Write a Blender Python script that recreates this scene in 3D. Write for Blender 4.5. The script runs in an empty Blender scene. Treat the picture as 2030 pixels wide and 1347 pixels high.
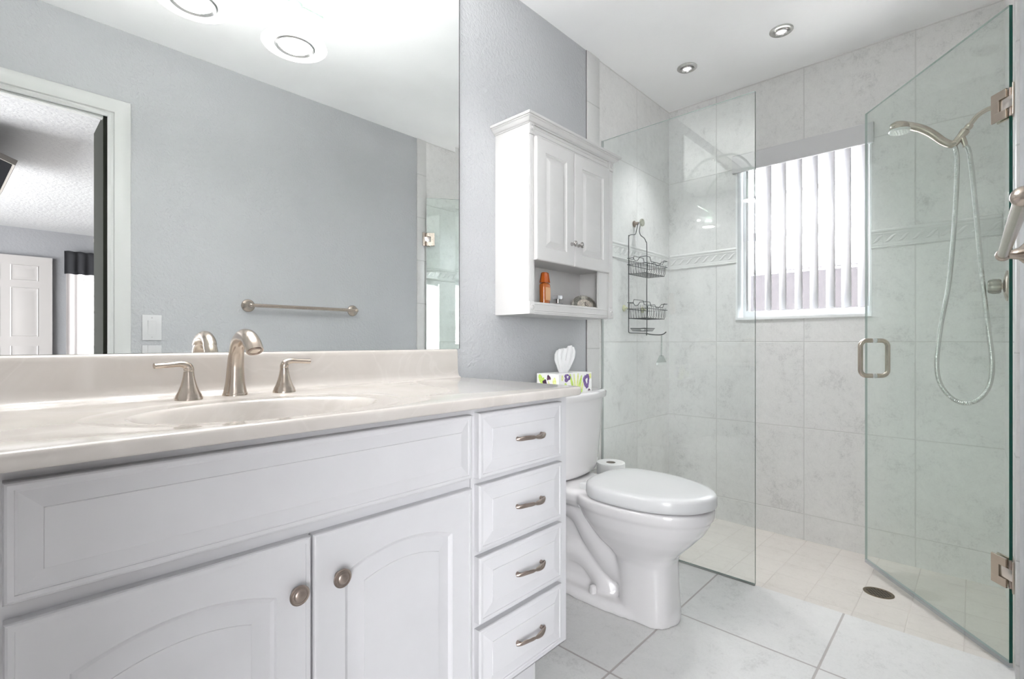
import bpy, bmesh, math, random
from mathutils import Vector, Matrix, noise
random.seed(7)
SC = bpy.context.scene
COL = SC.collection
PI = math.pi

# ------------------------------------------------------------------ camera
YAW = 0.7554                      # angle between the view axis and the mirror wall
cam_d = bpy.data.cameras.new('camera'); cam = bpy.data.objects.new('camera', cam_d); COL.objects.link(cam)
cam.location = (0, 0, 1.0017)
cam.rotation_euler = (PI/2, 0, YAW - PI/2)
cam_d.sensor_width = 36; cam_d.sensor_fit = 'HORIZONTAL'
cam_d.lens = 36*969.7/2030
cam_d.shift_y = 4.3/2030
cam_d.clip_start = 0.02
SC.camera = cam
# ------------------------------------------------------------------ world, exposure
w = bpy.data.worlds.new('sky'); SC.world = w; w.use_nodes = True
bgn = w.node_tree.nodes['Background']
bgn.inputs[0].default_value = (0.94, 0.965, 1.0, 1); bgn.inputs[1].default_value = 7.0
SC.view_settings.view_transform = 'Standard'
SC.view_settings.look = 'None'
SC.view_settings.gamma = 1
SC.view_settings.exposure = 1.31
SC.view_settings.use_curve_mapping = False
SC.cycles.max_bounces = 14; SC.cycles.diffuse_bounces = 7; SC.cycles.glossy_bounces = 6
SC.cycles.transmission_bounces = 8; SC.cycles.transparent_max_bounces = 16
SC.cycles.sample_clamp_indirect = 9.0; SC.cycles.blur_glossy = 0.5
SC.cycles.use_denoising = True
# high sun, travelling parallel to the window wall: it lights the ground outside and does not enter the windows
sd = bpy.data.lights.new('sun', 'SUN'); sd.energy = 58; sd.angle = .009; sd.color = (1, .985, .96)
so = bpy.data.objects.new('sun', sd); COL.objects.link(so); so.location = (5, 6, 9); so.rotation_euler = (-math.radians(25), 0, 0)
# portals: they guide the sampling of the sky through the window openings and give no light of their own
def portal(loc, rot, sx, sy):
    ld = bpy.data.lights.new('sky_portal', 'AREA'); ld.shape = 'RECTANGLE'; ld.size = sx; ld.size_y = sy; ld.cycles.is_portal = True
    o = bpy.data.objects.new('sky_portal', ld); COL.objects.link(o); o.location = loc; o.rotation_euler = rot
portal((3.075, .67, 1.58), (0, PI/2, 0), .95, .68)
portal((1.17, -5.72, 1.43), (PI/2, 0, 0), .98, 1.2)

# lamp powers (W)
P_VANITY_DOWN = 1.25 # lens of each lamp, downward
P_VANITY_UP = 3.0  # open upper side of each glass disc
P_DOWN = 18.5
P_BED = 92.0       # added fill light at an unseen bedroom side opening

# ------------------------------------------------------------------ node helpers
class NT:
    def __init__(s, name, alpha=False):
        s.m = bpy.data.materials.new(name); s.m.use_nodes = True
        s.t = s.m.node_tree; s.t.nodes.clear()
        s.out = s.t.nodes.new('ShaderNodeOutputMaterial')
    def n(s, k, **kw):
        x = s.t.nodes.new(k)
        for a, b in kw.items(): setattr(x, a, b)
        return x
    def l(s, a, b): s.t.links.new(a, b)
    def math(s, op, a, b=None, c=None):
        x = s.n('ShaderNodeMath', operation=op)
        for i, v in enumerate((a, b, c)):
            if v is None: continue
            if isinstance(v, (int, float)): x.inputs[i].default_value = v
            else: s.l(v, x.inputs[i])
        return x.outputs[0]
    def pos(s):
        return s.n('ShaderNodeTexCoord').outputs['Object']
    def noise(s, vec, scale, detail=3, rough=.55, dist=0):
        x = s.n('ShaderNodeTexNoise'); x.inputs['Scale'].default_value = scale
        x.inputs['Detail'].default_value = detail; x.inputs['Roughness'].default_value = rough
        x.inputs['Distortion'].default_value = dist
        s.l(vec, x.inputs['Vector']); return x.outputs['Fac']
    def ramp(s, fac, stops):
        x = s.n('ShaderNodeValToRGB'); e = x.color_ramp.elements
        while len(e) < len(stops): e.new(0.5)
        for i, (p, c) in enumerate(stops):
            e[i].position = p; e[i].color = (*c, 1) if len(c) == 3 else c
        s.l(fac, x.inputs[0]); return x.outputs[0]
    def mix(s, fac, a, b):
        x = s.n('ShaderNodeMix', data_type='RGBA')
        for i, v in ((0, fac), (6, a), (7, b)):
            if isinstance(v, (int, float)): x.inputs[i].default_value = v
            elif isinstance(v, tuple): x.inputs[i].default_value = (*v, 1)
            else: s.l(v, x.inputs[i])
        return x.outputs[2]
    def bump(s, h, strength=.3, dist=.002, normal=None):
        x = s.n('ShaderNodeBump'); x.inputs['Strength'].default_value = strength
        x.inputs['Distance'].default_value = dist; s.l(h, x.inputs['Height'])
        if normal: s.l(normal, x.inputs['Normal'])
        return x.outputs[0]
    def pbsdf(s, color, rough=.5, metal=0., normal=None, coat=0., coat_rough=.05, spec=.5, sss=0., emit=None, es=0, trans=0, ior=1.45, aniso=0):
        p = s.n('ShaderNodeBsdfPrincipled')
        if isinstance(color, tuple): p.inputs['Base Color'].default_value = (*color, 1)
        else: s.l(color, p.inputs['Base Color'])
        if isinstance(rough, (int, float)): p.inputs['Roughness'].default_value = rough
        else: s.l(rough, p.inputs['Roughness'])
        p.inputs['Metallic'].default_value = metal
        p.inputs['Coat Weight'].default_value = coat; p.inputs['Coat Roughness'].default_value = coat_rough
        p.inputs['Specular IOR Level'].default_value = spec
        p.inputs['Transmission Weight'].default_value = trans; p.inputs['IOR'].default_value = ior
        p.inputs['Anisotropic'].default_value = aniso
        if emit: p.inputs['Emission Color'].default_value = (*emit, 1); p.inputs['Emission Strength'].default_value = es
        if normal: s.l(normal, p.inputs['Normal'])
        s.l(p.outputs[0], s.out.inputs[0]); return p

def simple(name, color, rough=.5, metal=0., **kw):
    n = NT(name); n.pbsdf(color, rough, metal, **kw); return n.m
def varied(name, color, rough=.5, metal=0., scale=8, amt=.04, bump=0, bscale=60, **kw):
    n = NT(name); p = n.pos(); f = n.noise(p, scale, 4)
    a = tuple(max(0, c*(1-amt)) for c in color); b = tuple(min(1, c*(1+amt)) for c in color)
    nr = None
    if bump: nr = n.bump(n.noise(p, bscale, 4), bump, .001)
    n.pbsdf(n.ramp(f, [(.3, a), (.7, b)]), rough, metal, normal=nr, **kw); return n.m

def paint(name, color, scale=78, strength=.5, dist=.003, rough=.75):
    n = NT(name); p = n.pos()
    a = n.noise(p, scale, 4, .55, .35)
    h = n.ramp(a, [(.32, (0, 0, 0)), (.68, (1, 1, 1))])
    f = n.noise(p, 3, 2)
    c = n.ramp(f, [(.3, tuple(x*.97 for x in color)), (.7, tuple(min(1, x*1.02) for x in color))])
    n.pbsdf(c, rough, normal=n.bump(h, strength, dist)); return n.m

def gridline(n, coord, phase, s, wd):
    a = n.math('SUBTRACT', coord, phase); a = n.math('DIVIDE', a, s)
    a = n.math('ADD', a, .5); a = n.math('FRACT', a); a = n.math('SUBTRACT', a, .5)
    a = n.math('ABSOLUTE', a); a = n.math('MULTIPLY', a, s)
    x = n.n('ShaderNodeMapRange', interpolation_type='SMOOTHSTEP')
    n.l(a, x.inputs[0]); x.inputs[1].default_value = wd*.35; x.inputs[2].default_value = wd*.8
    x.inputs[3].default_value = 1; x.inputs[4].default_value = 0
    return x.outputs[0]

def cellrand(n, u, pu, su, v, pv, sv):
    """a random value per tile"""
    a = n.math('FLOOR', n.math('DIVIDE', n.math('SUBTRACT', u, pu), su))
    b = n.math('FLOOR', n.math('DIVIDE', n.math('SUBTRACT', v, pv), sv))
    c = n.n('ShaderNodeCombineXYZ'); n.l(a, c.inputs[0]); n.l(b, c.inputs[1])
    wn = n.n('ShaderNodeTexWhiteNoise', noise_dimensions='3D'); n.l(c.outputs[0], wn.inputs[0])
    return wn.outputs['Value']

def tile(name, base, axes, phases, size, grout, gw=.004, two_rows=False, contrast=.16, rough=.32, warm=0, fine=1., bumpy=.35):
    """stone-look tile; axes are two of 'XYZ'; two_rows: rows restart above the relief band"""
    n = NT(name); p = n.pos(); sep = n.n('ShaderNodeSeparateXYZ'); n.l(p, sep.inputs[0])
    u = sep.outputs[axes[0]]; v = sep.outputs[axes[1]]
    pv = phases[1]
    g1 = gridline(n, u, phases[0], size[0], gw)
    if two_rows:
        up = n.math('GREATER_THAN', v, 1.49)
        shift = n.math('MULTIPLY', up, phases[2]-phases[1])
        v2 = n.math('SUBTRACT', v, shift)
    else: v2 = v
    g2 = gridline(n, v2, pv, size[1], gw)
    g = n.math('MAXIMUM', g1, g2)
    rnd = cellrand(n, u, phases[0], size[0], v2, pv, size[1])
    off = n.n('ShaderNodeVectorMath', operation='ADD')
    cmb = n.n('ShaderNodeCombineXYZ'); 
    for i in range(3): n.l(n.math('MULTIPLY', rnd, 7.+3*i), cmb.inputs[i])
    n.l(p, off.inputs[0]); n.l(cmb.outputs[0], off.inputs[1]); q = off.outputs[0]
    f1 = n.noise(q, 4.5, 8, .68, .9)
    f2 = n.noise(q, 26*fine, 8, .75, .6)
    f3 = n.noise(q, 150*fine, 3, .6)
    ff = n.math('ADD', n.math('MULTIPLY', f1, .40), n.math('MULTIPLY', f2, .40))
    ff = n.math('ADD', ff, n.math('MULTIPLY', f3, .20))
    lo = tuple(c*(1-contrast*1.5) for c in base); hi = tuple(min(1, c*(1+contrast*.55)) for c in base)
    if warm: lo = (lo[0]*1.0, lo[1]*(1-.03*warm), lo[2]*(1-.07*warm))
    col = n.ramp(ff, [(.36, lo), (.47, base), (.64, hi)])
    # faint scratch-like veins
    vn = n.noise(q, 9, 6, .6, 2.2)
    vv = n.math('ABSOLUTE', n.math('SUBTRACT', vn, .5))
    vein = n.ramp(vv, [(.0, (1, 1, 1)), (.018, (0, 0, 0))])
    col = n.mix(n.math('MULTIPLY', vein, .10), col, tuple(c*.55 for c in base))
    col = n.mix(n.math('MULTIPLY', g, .85), col, grout)
    h = n.math('SUBTRACT', n.math('MULTIPLY', ff, .45*bumpy), g)
    n.pbsdf(col, n.ramp(g, [(0, (rough,)*3), (1, (.8,)*3)]), normal=n.bump(h, .5, .0022))
    return n.m

def glass_mat(name, tint, f0=1.45, rough=0.0):
    n = NT(name)
    lw = n.n('ShaderNodeLayerWeight'); lw.inputs[0].default_value = .5
    r0 = ((f0-1)/(f0+1))**2
    fr_ = n.math('ADD', r0, n.math('MULTIPLY', n.math('POWER', lw.outputs['Facing'], 5), 1-r0))
    tr = n.n('ShaderNodeBsdfTransparent'); tr.inputs[0].default_value = (*tint, 1)
    gl = n.n('ShaderNodeBsdfGlossy'); gl.inputs['Roughness'].default_value = rough
    gl.inputs[0].default_value = (1, 1, 1, 1)
    mx = n.n('ShaderNodeMixShader'); n.l(fr_, mx.inputs[0]); n.l(tr.outputs[0], mx.inputs[1]); n.l(gl.outputs[0], mx.inputs[2])
    n.l(mx.outputs[0], n.out.inputs[0]); return n.m

# ------------------------------------------------------------------ materials
M = {}
WALLC = (.455, .462, .476)
M['wall'] = paint('grey_wall_paint', WALLC)
M['ceiling'] = paint('white_ceiling_paint', (.95, .95, .95), 40, .12, .002, .85)
M['trimwhite'] = simple('white_trim_paint', (.82, .83, .83), .35)
M['cab'] = varied('white_cabinet_paint', (.545, .54, .555), .38, scale=14, amt=.015, bump=.06, bscale=90)
M['cab2'] = varied('cream_white_cabinet_paint', (.59, .582, .575), .3, scale=14, amt=.02)
M['cabgap'] = simple('dark_cabinet_gap', (.05, .05, .055), .8)
TB = (.73, .72, .71)
GR = (.62, .61, .595)
M['tile_far'] = tile('stone_tile_window_wall', TB, (1, 2), (.191, .10, .185), (.451, .45), GR, two_rows=True)
M['tile_side'] = tile('stone_tile_side_wall', TB, (0, 2), (2.506, .10, .185), (.45, .45), GR, two_rows=True)
M['strip'] = tile('stone_tile_edge_strip', (.62, .615, .605), (0, 2), (9.2, .053), (4.0, .305), (.5, .5, .49), two_rows=False, contrast=.06)
M['band'] = varied('relief_band_stone', (.70, .695, .685), .35, scale=12, amt=.05)
M['floor'] = tile('stone_floor_tile', (.635, .63, .625), (0, 1), (1.735, .345), (.455, .455), (.38, .345, .34), gw=.0055, contrast=.13, rough=.3)
M['floor_shower'] = tile('beige_shower_floor_tile', (.60, .565, .53), (0, 1), (2.20, .02), (.152, .152), (.565, .53, .497), gw=.003, contrast=.10, warm=.6)
M['nickel'] = varied('brushed_nickel', (.55, .475, .41), .24, 1., scale=30, amt=.05)
M['nickel_dark'] = varied('aged_nickel', (.36, .30, .265), .36, 1., scale=60, amt=.12)
M['chrome'] = simple('chrome', (.50, .48, .47), .14, 1.)
M['satin'] = simple('satin_steel', (.62, .62, .60), .25, 1.)
M['dark'] = simple('dark_recess', (.02, .02, .02), .7)
M['porcelain'] = simple('white_porcelain', (.66, .645, .65), .08, coat=.6, coat_rough=.03)
M['plastic'] = simple('white_plastic', (.60, .60, .605), .2)
M['mirror'] = None
n = NT('mirror_silver'); g = n.n('ShaderNodeBsdfGlossy'); g.inputs['Roughness'].default_value = 0
g.inputs[0].default_value = (.945, .965, .958, 1); n.l(g.outputs[0], n.out.inputs[0]); M['mirror'] = n.m
M['glass'] = glass_mat('clear_shower_glass', (.970, .987, .984))
M['glass_door'] = glass_mat('greenish_door_glass', (.955, .985, .970))
M['glass_edge'] = simple('green_glass_edge', (.01, .10, .075), .12, spec=.7)
M['glass_edge_top'] = simple('pale_glass_edge', (.45, .52, .50), .2, spec=.7)
M['casing'] = simple('warm_white_casing', (.58, .585, .575), .35)
# cultured marble
n = NT('cultured_marble'); p = n.pos()
f = n.noise(p, 3.2, 5, .6, 1.6); vv = n.math('ABSOLUTE', n.math('SUBTRACT', n.noise(p, 2.6, 4, .55, 2.4), .5))
vein = n.ramp(vv, [(0, (1, 1, 1)), (.03, (0, 0, 0))])
c = n.ramp(f, [(.32, (.485, .45, .418)), (.66, (.54, .508, .48))])
c = n.mix(n.math('MULTIPLY', vein, .12), c, (.72, .70, .67))
n.pbsdf(c, .16, coat=.5, coat_rough=.06); M['marble'] = n.m
# pebbled window glass
n = NT('pebbled_window_glass'); p = n.pos()
v = n.n('ShaderNodeTexVoronoi'); v.inputs['Scale'].default_value = 260; n.l(p, v.inputs['Vector'])
bp = n.bump(v.outputs['Distance'], .15, .001)
rf = n.n('ShaderNodeBsdfRefraction'); rf.inputs['Roughness'].default_value = .2; rf.inputs['IOR'].default_value = 1.25; n.l(bp, rf.inputs['Normal'])
rf.inputs[0].default_value = (.97, .98, 1, 1)
tr = n.n('ShaderNodeBsdfTransparent'); tr.inputs[0].default_value = (.97, .98, 1, 1)
mx = n.n('ShaderNodeMixShader'); mx.inputs[0].default_value = .55; n.l(tr.outputs[0], mx.inputs[1]); n.l(rf.outputs[0], mx.inputs[2])
n.l(mx.outputs[0], n.out.inputs[0]); M['pebble'] = n.m
# translucent blind slat / curtains
def translucent(name, col, amt, transp=0.):
    n = NT(name)
    d = n.n('ShaderNodeBsdfDiffuse'); d.inputs[0].default_value = (*col, 1)
    t = n.n('ShaderNodeBsdfTranslucent'); t.inputs[0].default_value = (*col, 1)
    mx = n.n('ShaderNodeMixShader'); mx.inputs[0].default_value = amt
    n.l(d.outputs[0], mx.inputs[1]); n.l(t.outputs[0], mx.inputs[2]); o = mx.outputs[0]
    if transp:
        tr = n.n('ShaderNodeBsdfTransparent'); m2 = n.n('ShaderNodeMixShader'); m2.inputs[0].default_value = transp
        n.l(o, m2.inputs[1]); n.l(tr.outputs[0], m2.inputs[2]); o = m2.outputs[0]
    n.l(o, n.out.inputs[0]); return n.m
M['slat'] = translucent('vinyl_blind_slat', (.68, .67, .68), .035)
M['sheer'] = translucent('sheer_curtain_fabric', (.52, .48, .47), .35, .10)
M['tissue'] = translucent('tissue_paper', (.93, .93, .93), .35)
M['paper'] = varied('toilet_paper', (.86, .86, .85), .9, scale=40, amt=.03, bump=.2, bscale=120)
M['shade'] = None
n = NT('frosted_lamp_glass')
t = n.n('ShaderNodeBsdfTranslucent'); t.inputs[0].default_value = (1, 1, 1, 1)
tr = n.n('ShaderNodeBsdfTransparent'); tr.inputs[0].default_value = (.96, .98, .97, 1)
em = n.n('ShaderNodeEmission'); em.inputs[1].default_value = .5; em.inputs[0].default_value = (1, 1, 1, 1)
mx = n.n('ShaderNodeMixShader'); mx.inputs[0].default_value = .45
n.l(t.outputs[0], mx.inputs[2]); n.l(tr.outputs[0], mx.inputs[1])
gl = n.n('ShaderNodeBsdfGlossy'); gl.inputs['Roughness'].default_value = .05; m2 = n.n('ShaderNodeMixShader'); m2.inputs[0].default_value = .08; n.l(mx.outputs[0], m2.inputs[1]); n.l(gl.outputs[0], m2.inputs[2])
ad = n.n('ShaderNodeAddShader'); n.l(m2.outputs[0], ad.inputs[0]); n.l(em.outputs[0], ad.inputs[1]); n.l(ad.outputs[0], n.out.inputs[0])
M['shade'] = n.m
def emit(name, col, s):
    n = NT(name); e = n.n('ShaderNodeEmission'); e.inputs[0].default_value = (*col, 1); e.inputs[1].default_value = s
    n.l(e.outputs[0], n.out.inputs[0]); return n.m
M['bulb'] = emit('lit_lamp_lens', (1, .99, .97), 6)
M['bulb_dim'] = emit('lit_downlight_lens', (1, 1, 1), .42)

# ------------------------------------------------------------------ mesh helpers
class MB:
    def __init__(s): s.b = bmesh.new()
    def box(s, x0, x1, y0, y1, z0, z1, mi=0, bev=0, seg=2):
        vs = [s.b.verts.new(c) for c in ((x0,y0,z0),(x1,y0,z0),(x1,y1,z0),(x0,y1,z0),(x0,y0,z1),(x1,y0,z1),(x1,y1,z1),(x0,y1,z1))]
        fs = [s.b.faces.new([vs[i] for i in q]) for q in ((0,3,2,1),(4,5,6,7),(0,1,5,4),(1,2,6,5),(2,3,7,6),(3,0,4,7))]
        for f in fs: f.material_index = mi
        if bev:
            es = list({e for f in fs for e in f.edges})
            r = bmesh.ops.bevel(s.b, geom=es, offset=bev, segments=seg, affect='EDGES', profile=.5)
            for f in r['faces']: f.material_index = mi
        return s
    def quad(s, pts, mi=0):
        f = s.b.faces.new([s.b.verts.new(p) for p in pts]); f.material_index = mi; return s
    def rings(s, rings, closed=True, cap0=True, cap1=True, mi=0):
        R = [[s.b.verts.new(p) for p in r] for r in rings]
        n = len(R[0])
        for a, b in zip(R, R[1:]):
            for i in range(n if closed else n-1):
                j = (i+1) % n
                try: s.b.faces.new((a[i], a[j], b[j], b[i])).material_index = mi
                except ValueError: pass
        if cap0: s.b.faces.new(list(reversed(R[0]))).material_index = mi
        if cap1: s.b.faces.new(R[-1]).material_index = mi
        return s
    def lathe(s, prof, c=(0,0,0), axis=(0,0,1), n=32, mi=0, cap0=True, cap1=True):
        """prof: (radius, distance along the axis)"""
        ax = Vector(axis).normalized(); q = ax.to_track_quat('Z', 'Y'); c = Vector(c)
        rings = []
        for r, h in prof:
            rings.append([c + q @ Vector((r*math.cos(2*PI*i/n), r*math.sin(2*PI*i/n), h)) for i in range(n)])
        return s.rings(rings, True, cap0, cap1, mi)
    def tube(s, pts, r, n=12, mi=0, caps=True, flat=None, twist=None, closed=False):
        """pts: path; r: number or list; flat: list of (a, b) cross-section radii; twist: list of angles"""
        P = [Vector(p) for p in pts]; N = len(P)
        T = []
        for i in range(N):
            if closed: d = P[(i+1) % N] - P[i-1]
            else: d = P[min(i+1, N-1)] - P[max(i-1, 0)]
            T.append(d.normalized())
        up = Vector((0, 0, 1)) if abs(T[0].z) < .9 else Vector((1, 0, 0))
        nx = T[0].cross(up).normalized(); fr = []
        for i in range(N):
            if i: 
                nx = nx - T[i]*nx.dot(T[i]); nx.normalize()
            fr.append((nx.copy(), T[i].cross(nx).normalized()))
        rings = []
        for i in range(N):
            a, b = (flat[i] if flat else ((r[i],)*2 if isinstance(r, (list, tuple)) else (r, r)))
            tw = twist[i] if twist else 0
            X, Y = fr[i]; X2 = X*math.cos(tw)+Y*math.sin(tw); Y2 = Y*math.cos(tw)-X*math.sin(tw)
            rings.append([P[i] + X2*(a*math.cos(2*PI*k/n)) + Y2*(b*math.sin(2*PI*k/n)) for k in range(n)])
        if closed: rings.append([v.copy() for v in rings[0]]); caps = False
        return s.rings(rings, True, caps, caps, mi)
    def sphere(s, c, r, sc=(1,1,1), seg=20, mi=0):
        m = Matrix.Translation(c) @ Matrix.Diagonal((sc[0]*r, sc[1]*r, sc[2]*r, 1))
        k = bmesh.ops.create_uvsphere(s.b, u_segments=seg, v_segments=seg//2, radius=1, matrix=m)
        for v in k['verts']:
            for f in v.link_faces: f.material_index = mi
        return s
    def build(s, name, mats, parent=None, smooth=True, ang=40, mat=None, doubles=0):
        if doubles: bmesh.ops.remove_doubles(s.b, verts=s.b.verts, dist=doubles)
        bmesh.ops.recalc_face_normals(s.b, faces=s.b.faces)
        me = bpy.data.meshes.new(name); s.b.to_mesh(me); s.b.free()
        for m in (mats if isinstance(mats, list) else [mats]): me.materials.append(M[m] if isinstance(m, str) else m)
        if smooth:
            for p in me.polygons: p.use_smooth = True
            try: me.set_sharp_from_angle(angle=math.radians(ang))
            except Exception: pass
        o = bpy.data.objects.new(name, me); COL.objects.link(o)
        if parent:
            o.parent = parent
            # parts are modelled in room coordinates
            base = parent
            inv = Vector((0, 0, 0))
            while base is not None: inv += base.location; base = base.parent
            if inv.length: me.transform(Matrix.Translation(-inv))
        return o

def thing(name, label, cat, loc, group=None):
    o = bpy.data.objects.new(name, None); COL.objects.link(o); o.location = loc; o.empty_display_size = .05
    o['label'] = label; o['category'] = cat
    if group: o['group'] = group
    return o
def tag(o, label, cat, group=None):
    o['label'] = label; o['category'] = cat
    if group: o['group'] = group
    return o
def struct(o, label=None):
    o['kind'] = 'structure'
    if label: o['label'] = label; o['category'] = label.split()[-1]
    return o
def copy_tree(o, parent=None):
    c = o.copy(); COL.objects.link(c); c.parent = parent
    for ch in list(o.children): copy_tree(ch, c)
    return c

def smooth_path(pts, n=8):
    """Catmull-Rom through the points"""
    P = [Vector(p) for p in pts]; out = []
    for i in range(len(P)-1):
        a = P[max(i-1, 0)]; b = P[i]; c = P[i+1]; d = P[min(i+2, len(P)-1)]
        for k in range(n):
            t = k/n
            out.append(.5*((2*b) + (c-a)*t + (2*a-5*b+4*c-d)*t*t + (3*b-a-3*c+d)*t**3))
    out.append(P[-1]); return out
def lerp(a, b, t): return a+(b-a)*t
def interp(tab, t):
    for (a, va), (b, vb) in zip(tab, tab[1:]):
        if t <= b: return lerp(va, vb, (t-a)/(b-a) if b > a else 0)
    return tab[-1][1]

# ------------------------------------------------------------------ room dimensions
D = 1.3884       # mirror wall
XF = 2.907       # window wall
YO = -.10        # wall opposite the mirror
XL = -.50        # end wall left of the vanity
H = 2.44
XG = 2.145       # shower glass line
ZW0, ZW1 = 1.132, 2.035; YW0, YW1 = .357, .98     # shower window opening
BED = -5.55

# ------------------------------------------------------------------ structure
struct(MB().box(XL-.1, XG+.005, YO-.11, D, -.1, 0).build('floor', 'floor', smooth=False), 'large pale grey square floor tiles')
b = MB()
b.rings([[(XG+.005, YO, -.1), (XG+.005, D, -.1), (XG+.005, D, -.002), (XG+.005, YO, -.002)],
         [(XF, YO, -.13), (XF, D, -.13), (XF, D, -.035), (XF, YO, -.035)]])
struct(b.build('floor', 'floor_shower', smooth=False), 'sloped beige shower floor of small tiles')
struct(MB().box(XL-.1, XF+.15, YO-.02, D+.1, H, H+.1).build('ceiling', 'ceiling', smooth=False), 'flat white bathroom ceiling')
struct(MB().box(XL-.1, 2.01, D, D+.1, -.1, H).build('wall_mirror_side', 'wall', smooth=False), 'textured grey wall')
struct(MB().box(2.116, XF+.15, D-.002, D+.1, -.12, H).build('wall_shower_left', 'tile_side', smooth=False), 'grey stone tiled shower wall')
struct(MB().box(2.008, 2.118, D-.008, D+.1, 0, H, bev=.004).build('trim_1', 'strip'), 'narrow vertical tile edge strip')
struct(MB().box(2.0062, 2.0079, D-.0035, D+.01, 0, H).build('trim_shadow_9', simple('painted_edge_shadow', (.12, .12, .12), .7), smooth=False), 'thin painted shadow line')  # dark strip that draws the shadow line along the tile edge
struct(MB().box(XL-.1, XL, YO-.2, D, 0, H).build('wall_left', 'wall', smooth=False), 'textured grey end wall')
# opposite wall with the bathroom doorway; it is .20 thick
b = MB(); b.box(XL-.1, -.40, YO-.11, YO, 0, H); b.box(.363, 2.06, YO-.11, YO, 0, H); b.box(-.40, .363, YO-.035, YO, 2.03, H)
struct(b.build('wall_right', 'wall', smooth=False), 'textured grey wall with doorway')
struct(MB().box(2.13, XF+.15, YO-.2, YO+.002, -.12, H).build('wall_shower_right', 'tile_side', smooth=False), 'grey stone tiled wall with shower fittings')
struct(MB().box(2.055, 2.134, YO-.1, YO+.008, 0, H, bev=.004).build('trim_2', 'strip'), 'narrow vertical tile edge strip')
b = MB()
b.box(XF, XF+.15, YO-.05, D+.05, -.13, ZW0); b.box(XF, XF+.15, YO-.05, D+.05, ZW1, H)
b.box(XF, XF+.15, YO-.05, YW0, ZW0, ZW1); b.box(XF, XF+.15, YW1, D+.05, ZW0, ZW1)
struct(b.build('wall_far', 'tile_far', smooth=False), 'grey stone tiled wall around the window')

# relief band between the tile rows
def band(axis, a0, a1, plane, out, flip=1):
    """axis 'x' or 'y': runs along it from a0 to a1; out: outward sign of the other axis"""
    b = MB()
    def P(a, o, z):
        q = plane + out*o
        return (a, q, z) if axis == 'x' else (q, a, z)
    prof = [(0, 1.447), (.004, 1.449), (.0055, 1.454), (.0035, 1.458), (.0045, 1.462), (.0035, 1.466), (.003, 1.47), (.003, 1.512),
            (.0045, 1.515), (.0045, 1.519), (.0035, 1.522), (.0055, 1.526), (.0065, 1.532), (.004, 1.537), (0, 1.539)]
    b.rings([[P(a, o, z) for o, z in prof] for a in (a0, a1)], closed=False, cap0=False, cap1=False)
    n = int((a1-a0)/.0475)
    for i in range(n):
        a = a0 + (i+.5)*(a1-a0)/n; k_ = -1 if axis == 'y' else 1
        # one leaf of the rope pattern: an s-shaped pad
        pts = [P(a-.022*k_, .0028, 1.476), P(a-.010*k_, .0033, 1.480), P(a, .0036, 1.491), P(a+.010*k_, .0033, 1.502), P(a+.022*k_, .0028, 1.507)]
        b.tube(smooth_path(pts, 3), None, 8, flat=[(.0018, lerp(.001, .0068, math.sin(PI*k/12))) for k in range(13)])
        pts = [P(a+.004*k_, .0025, 1.478), P(a+.013*k_, .0025, 1.484), P(a+.021*k_, .0025, 1.479)]
        b.tube(smooth_path(pts, 3), .0016, 6)
        pts = [P(a-.004*k_, .0025, 1.504), P(a-.013*k_, .0025, 1.498), P(a-.021*k_, .0025, 1.504)]
        b.tube(smooth_path(pts, 3), .0016, 6)
    for k in range(1, int((a1-a0)/.2)+1):
        a = a0+k*.2
        b.tube([P(a, .004, 1.468), P(a, .004, 1.515)], .0012, 4)
    return struct(b.build('trim_3', 'band'), 'pale relief border tile row')
band('y', YW1+.001, D-.01, XF, -1); band('y', YO+.01, YW0-.001, XF, -1)
band('x', 2.118, XF-.01, D-.002, -1); band('x', 2.134, XF-.01, YO+.002, 1)

# door casing round the bathroom doorway, in the bathroom
b = MB()
def casing(b, x0, x1, ztop, y, s, wd=.085, xin=None):
    # profile across the width: (offset from the opening, thickness)
    pr = [(0, .0), (0, .009), (.012, .012), (.02, .010), (.024, .016), (.05, .019), (wd-.014, .020), (wd-.004, .016), (wd, .011), (wd, 0)]
    for (side, xx) in ((1, x1), (-1, x0)):
        b.rings([[(xx+side*o, y+s*t, 0) for o, t in pr], [(xx+side*o, y+s*t, ztop+o) for o, t in pr]], cap0=True, cap1=False)
    b.rings([[(x0-o, y+s*t, ztop+o) for o, t in pr], [(x1+o, y+s*t, ztop+o) for o, t in pr]], cap0=False, cap1=False)
casing(b, -.393, .357, 2.024, YO, 1)
struct(b.build('trim_4', 'casing', ang=25), 'white moulded door casing')
M["jamb"] = simple('dark_olive_jamb', (.02, .021, .017), .9, spec=.1)  # one very dark olive tone over the whole piece
b = MB(); b.box(.343, .3629, YO-.3, YO-.004, 0, 2.03)
struct(b.build('trim_5', 'jamb', smooth=False), 'dark olive door jamb')
struct(MB().box(-.40, .343, YO-.034, YO-.004, 2.0145, 2.0299).build('trim_6', 'casing', smooth=False), 'white head jamb of the doorway')

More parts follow.
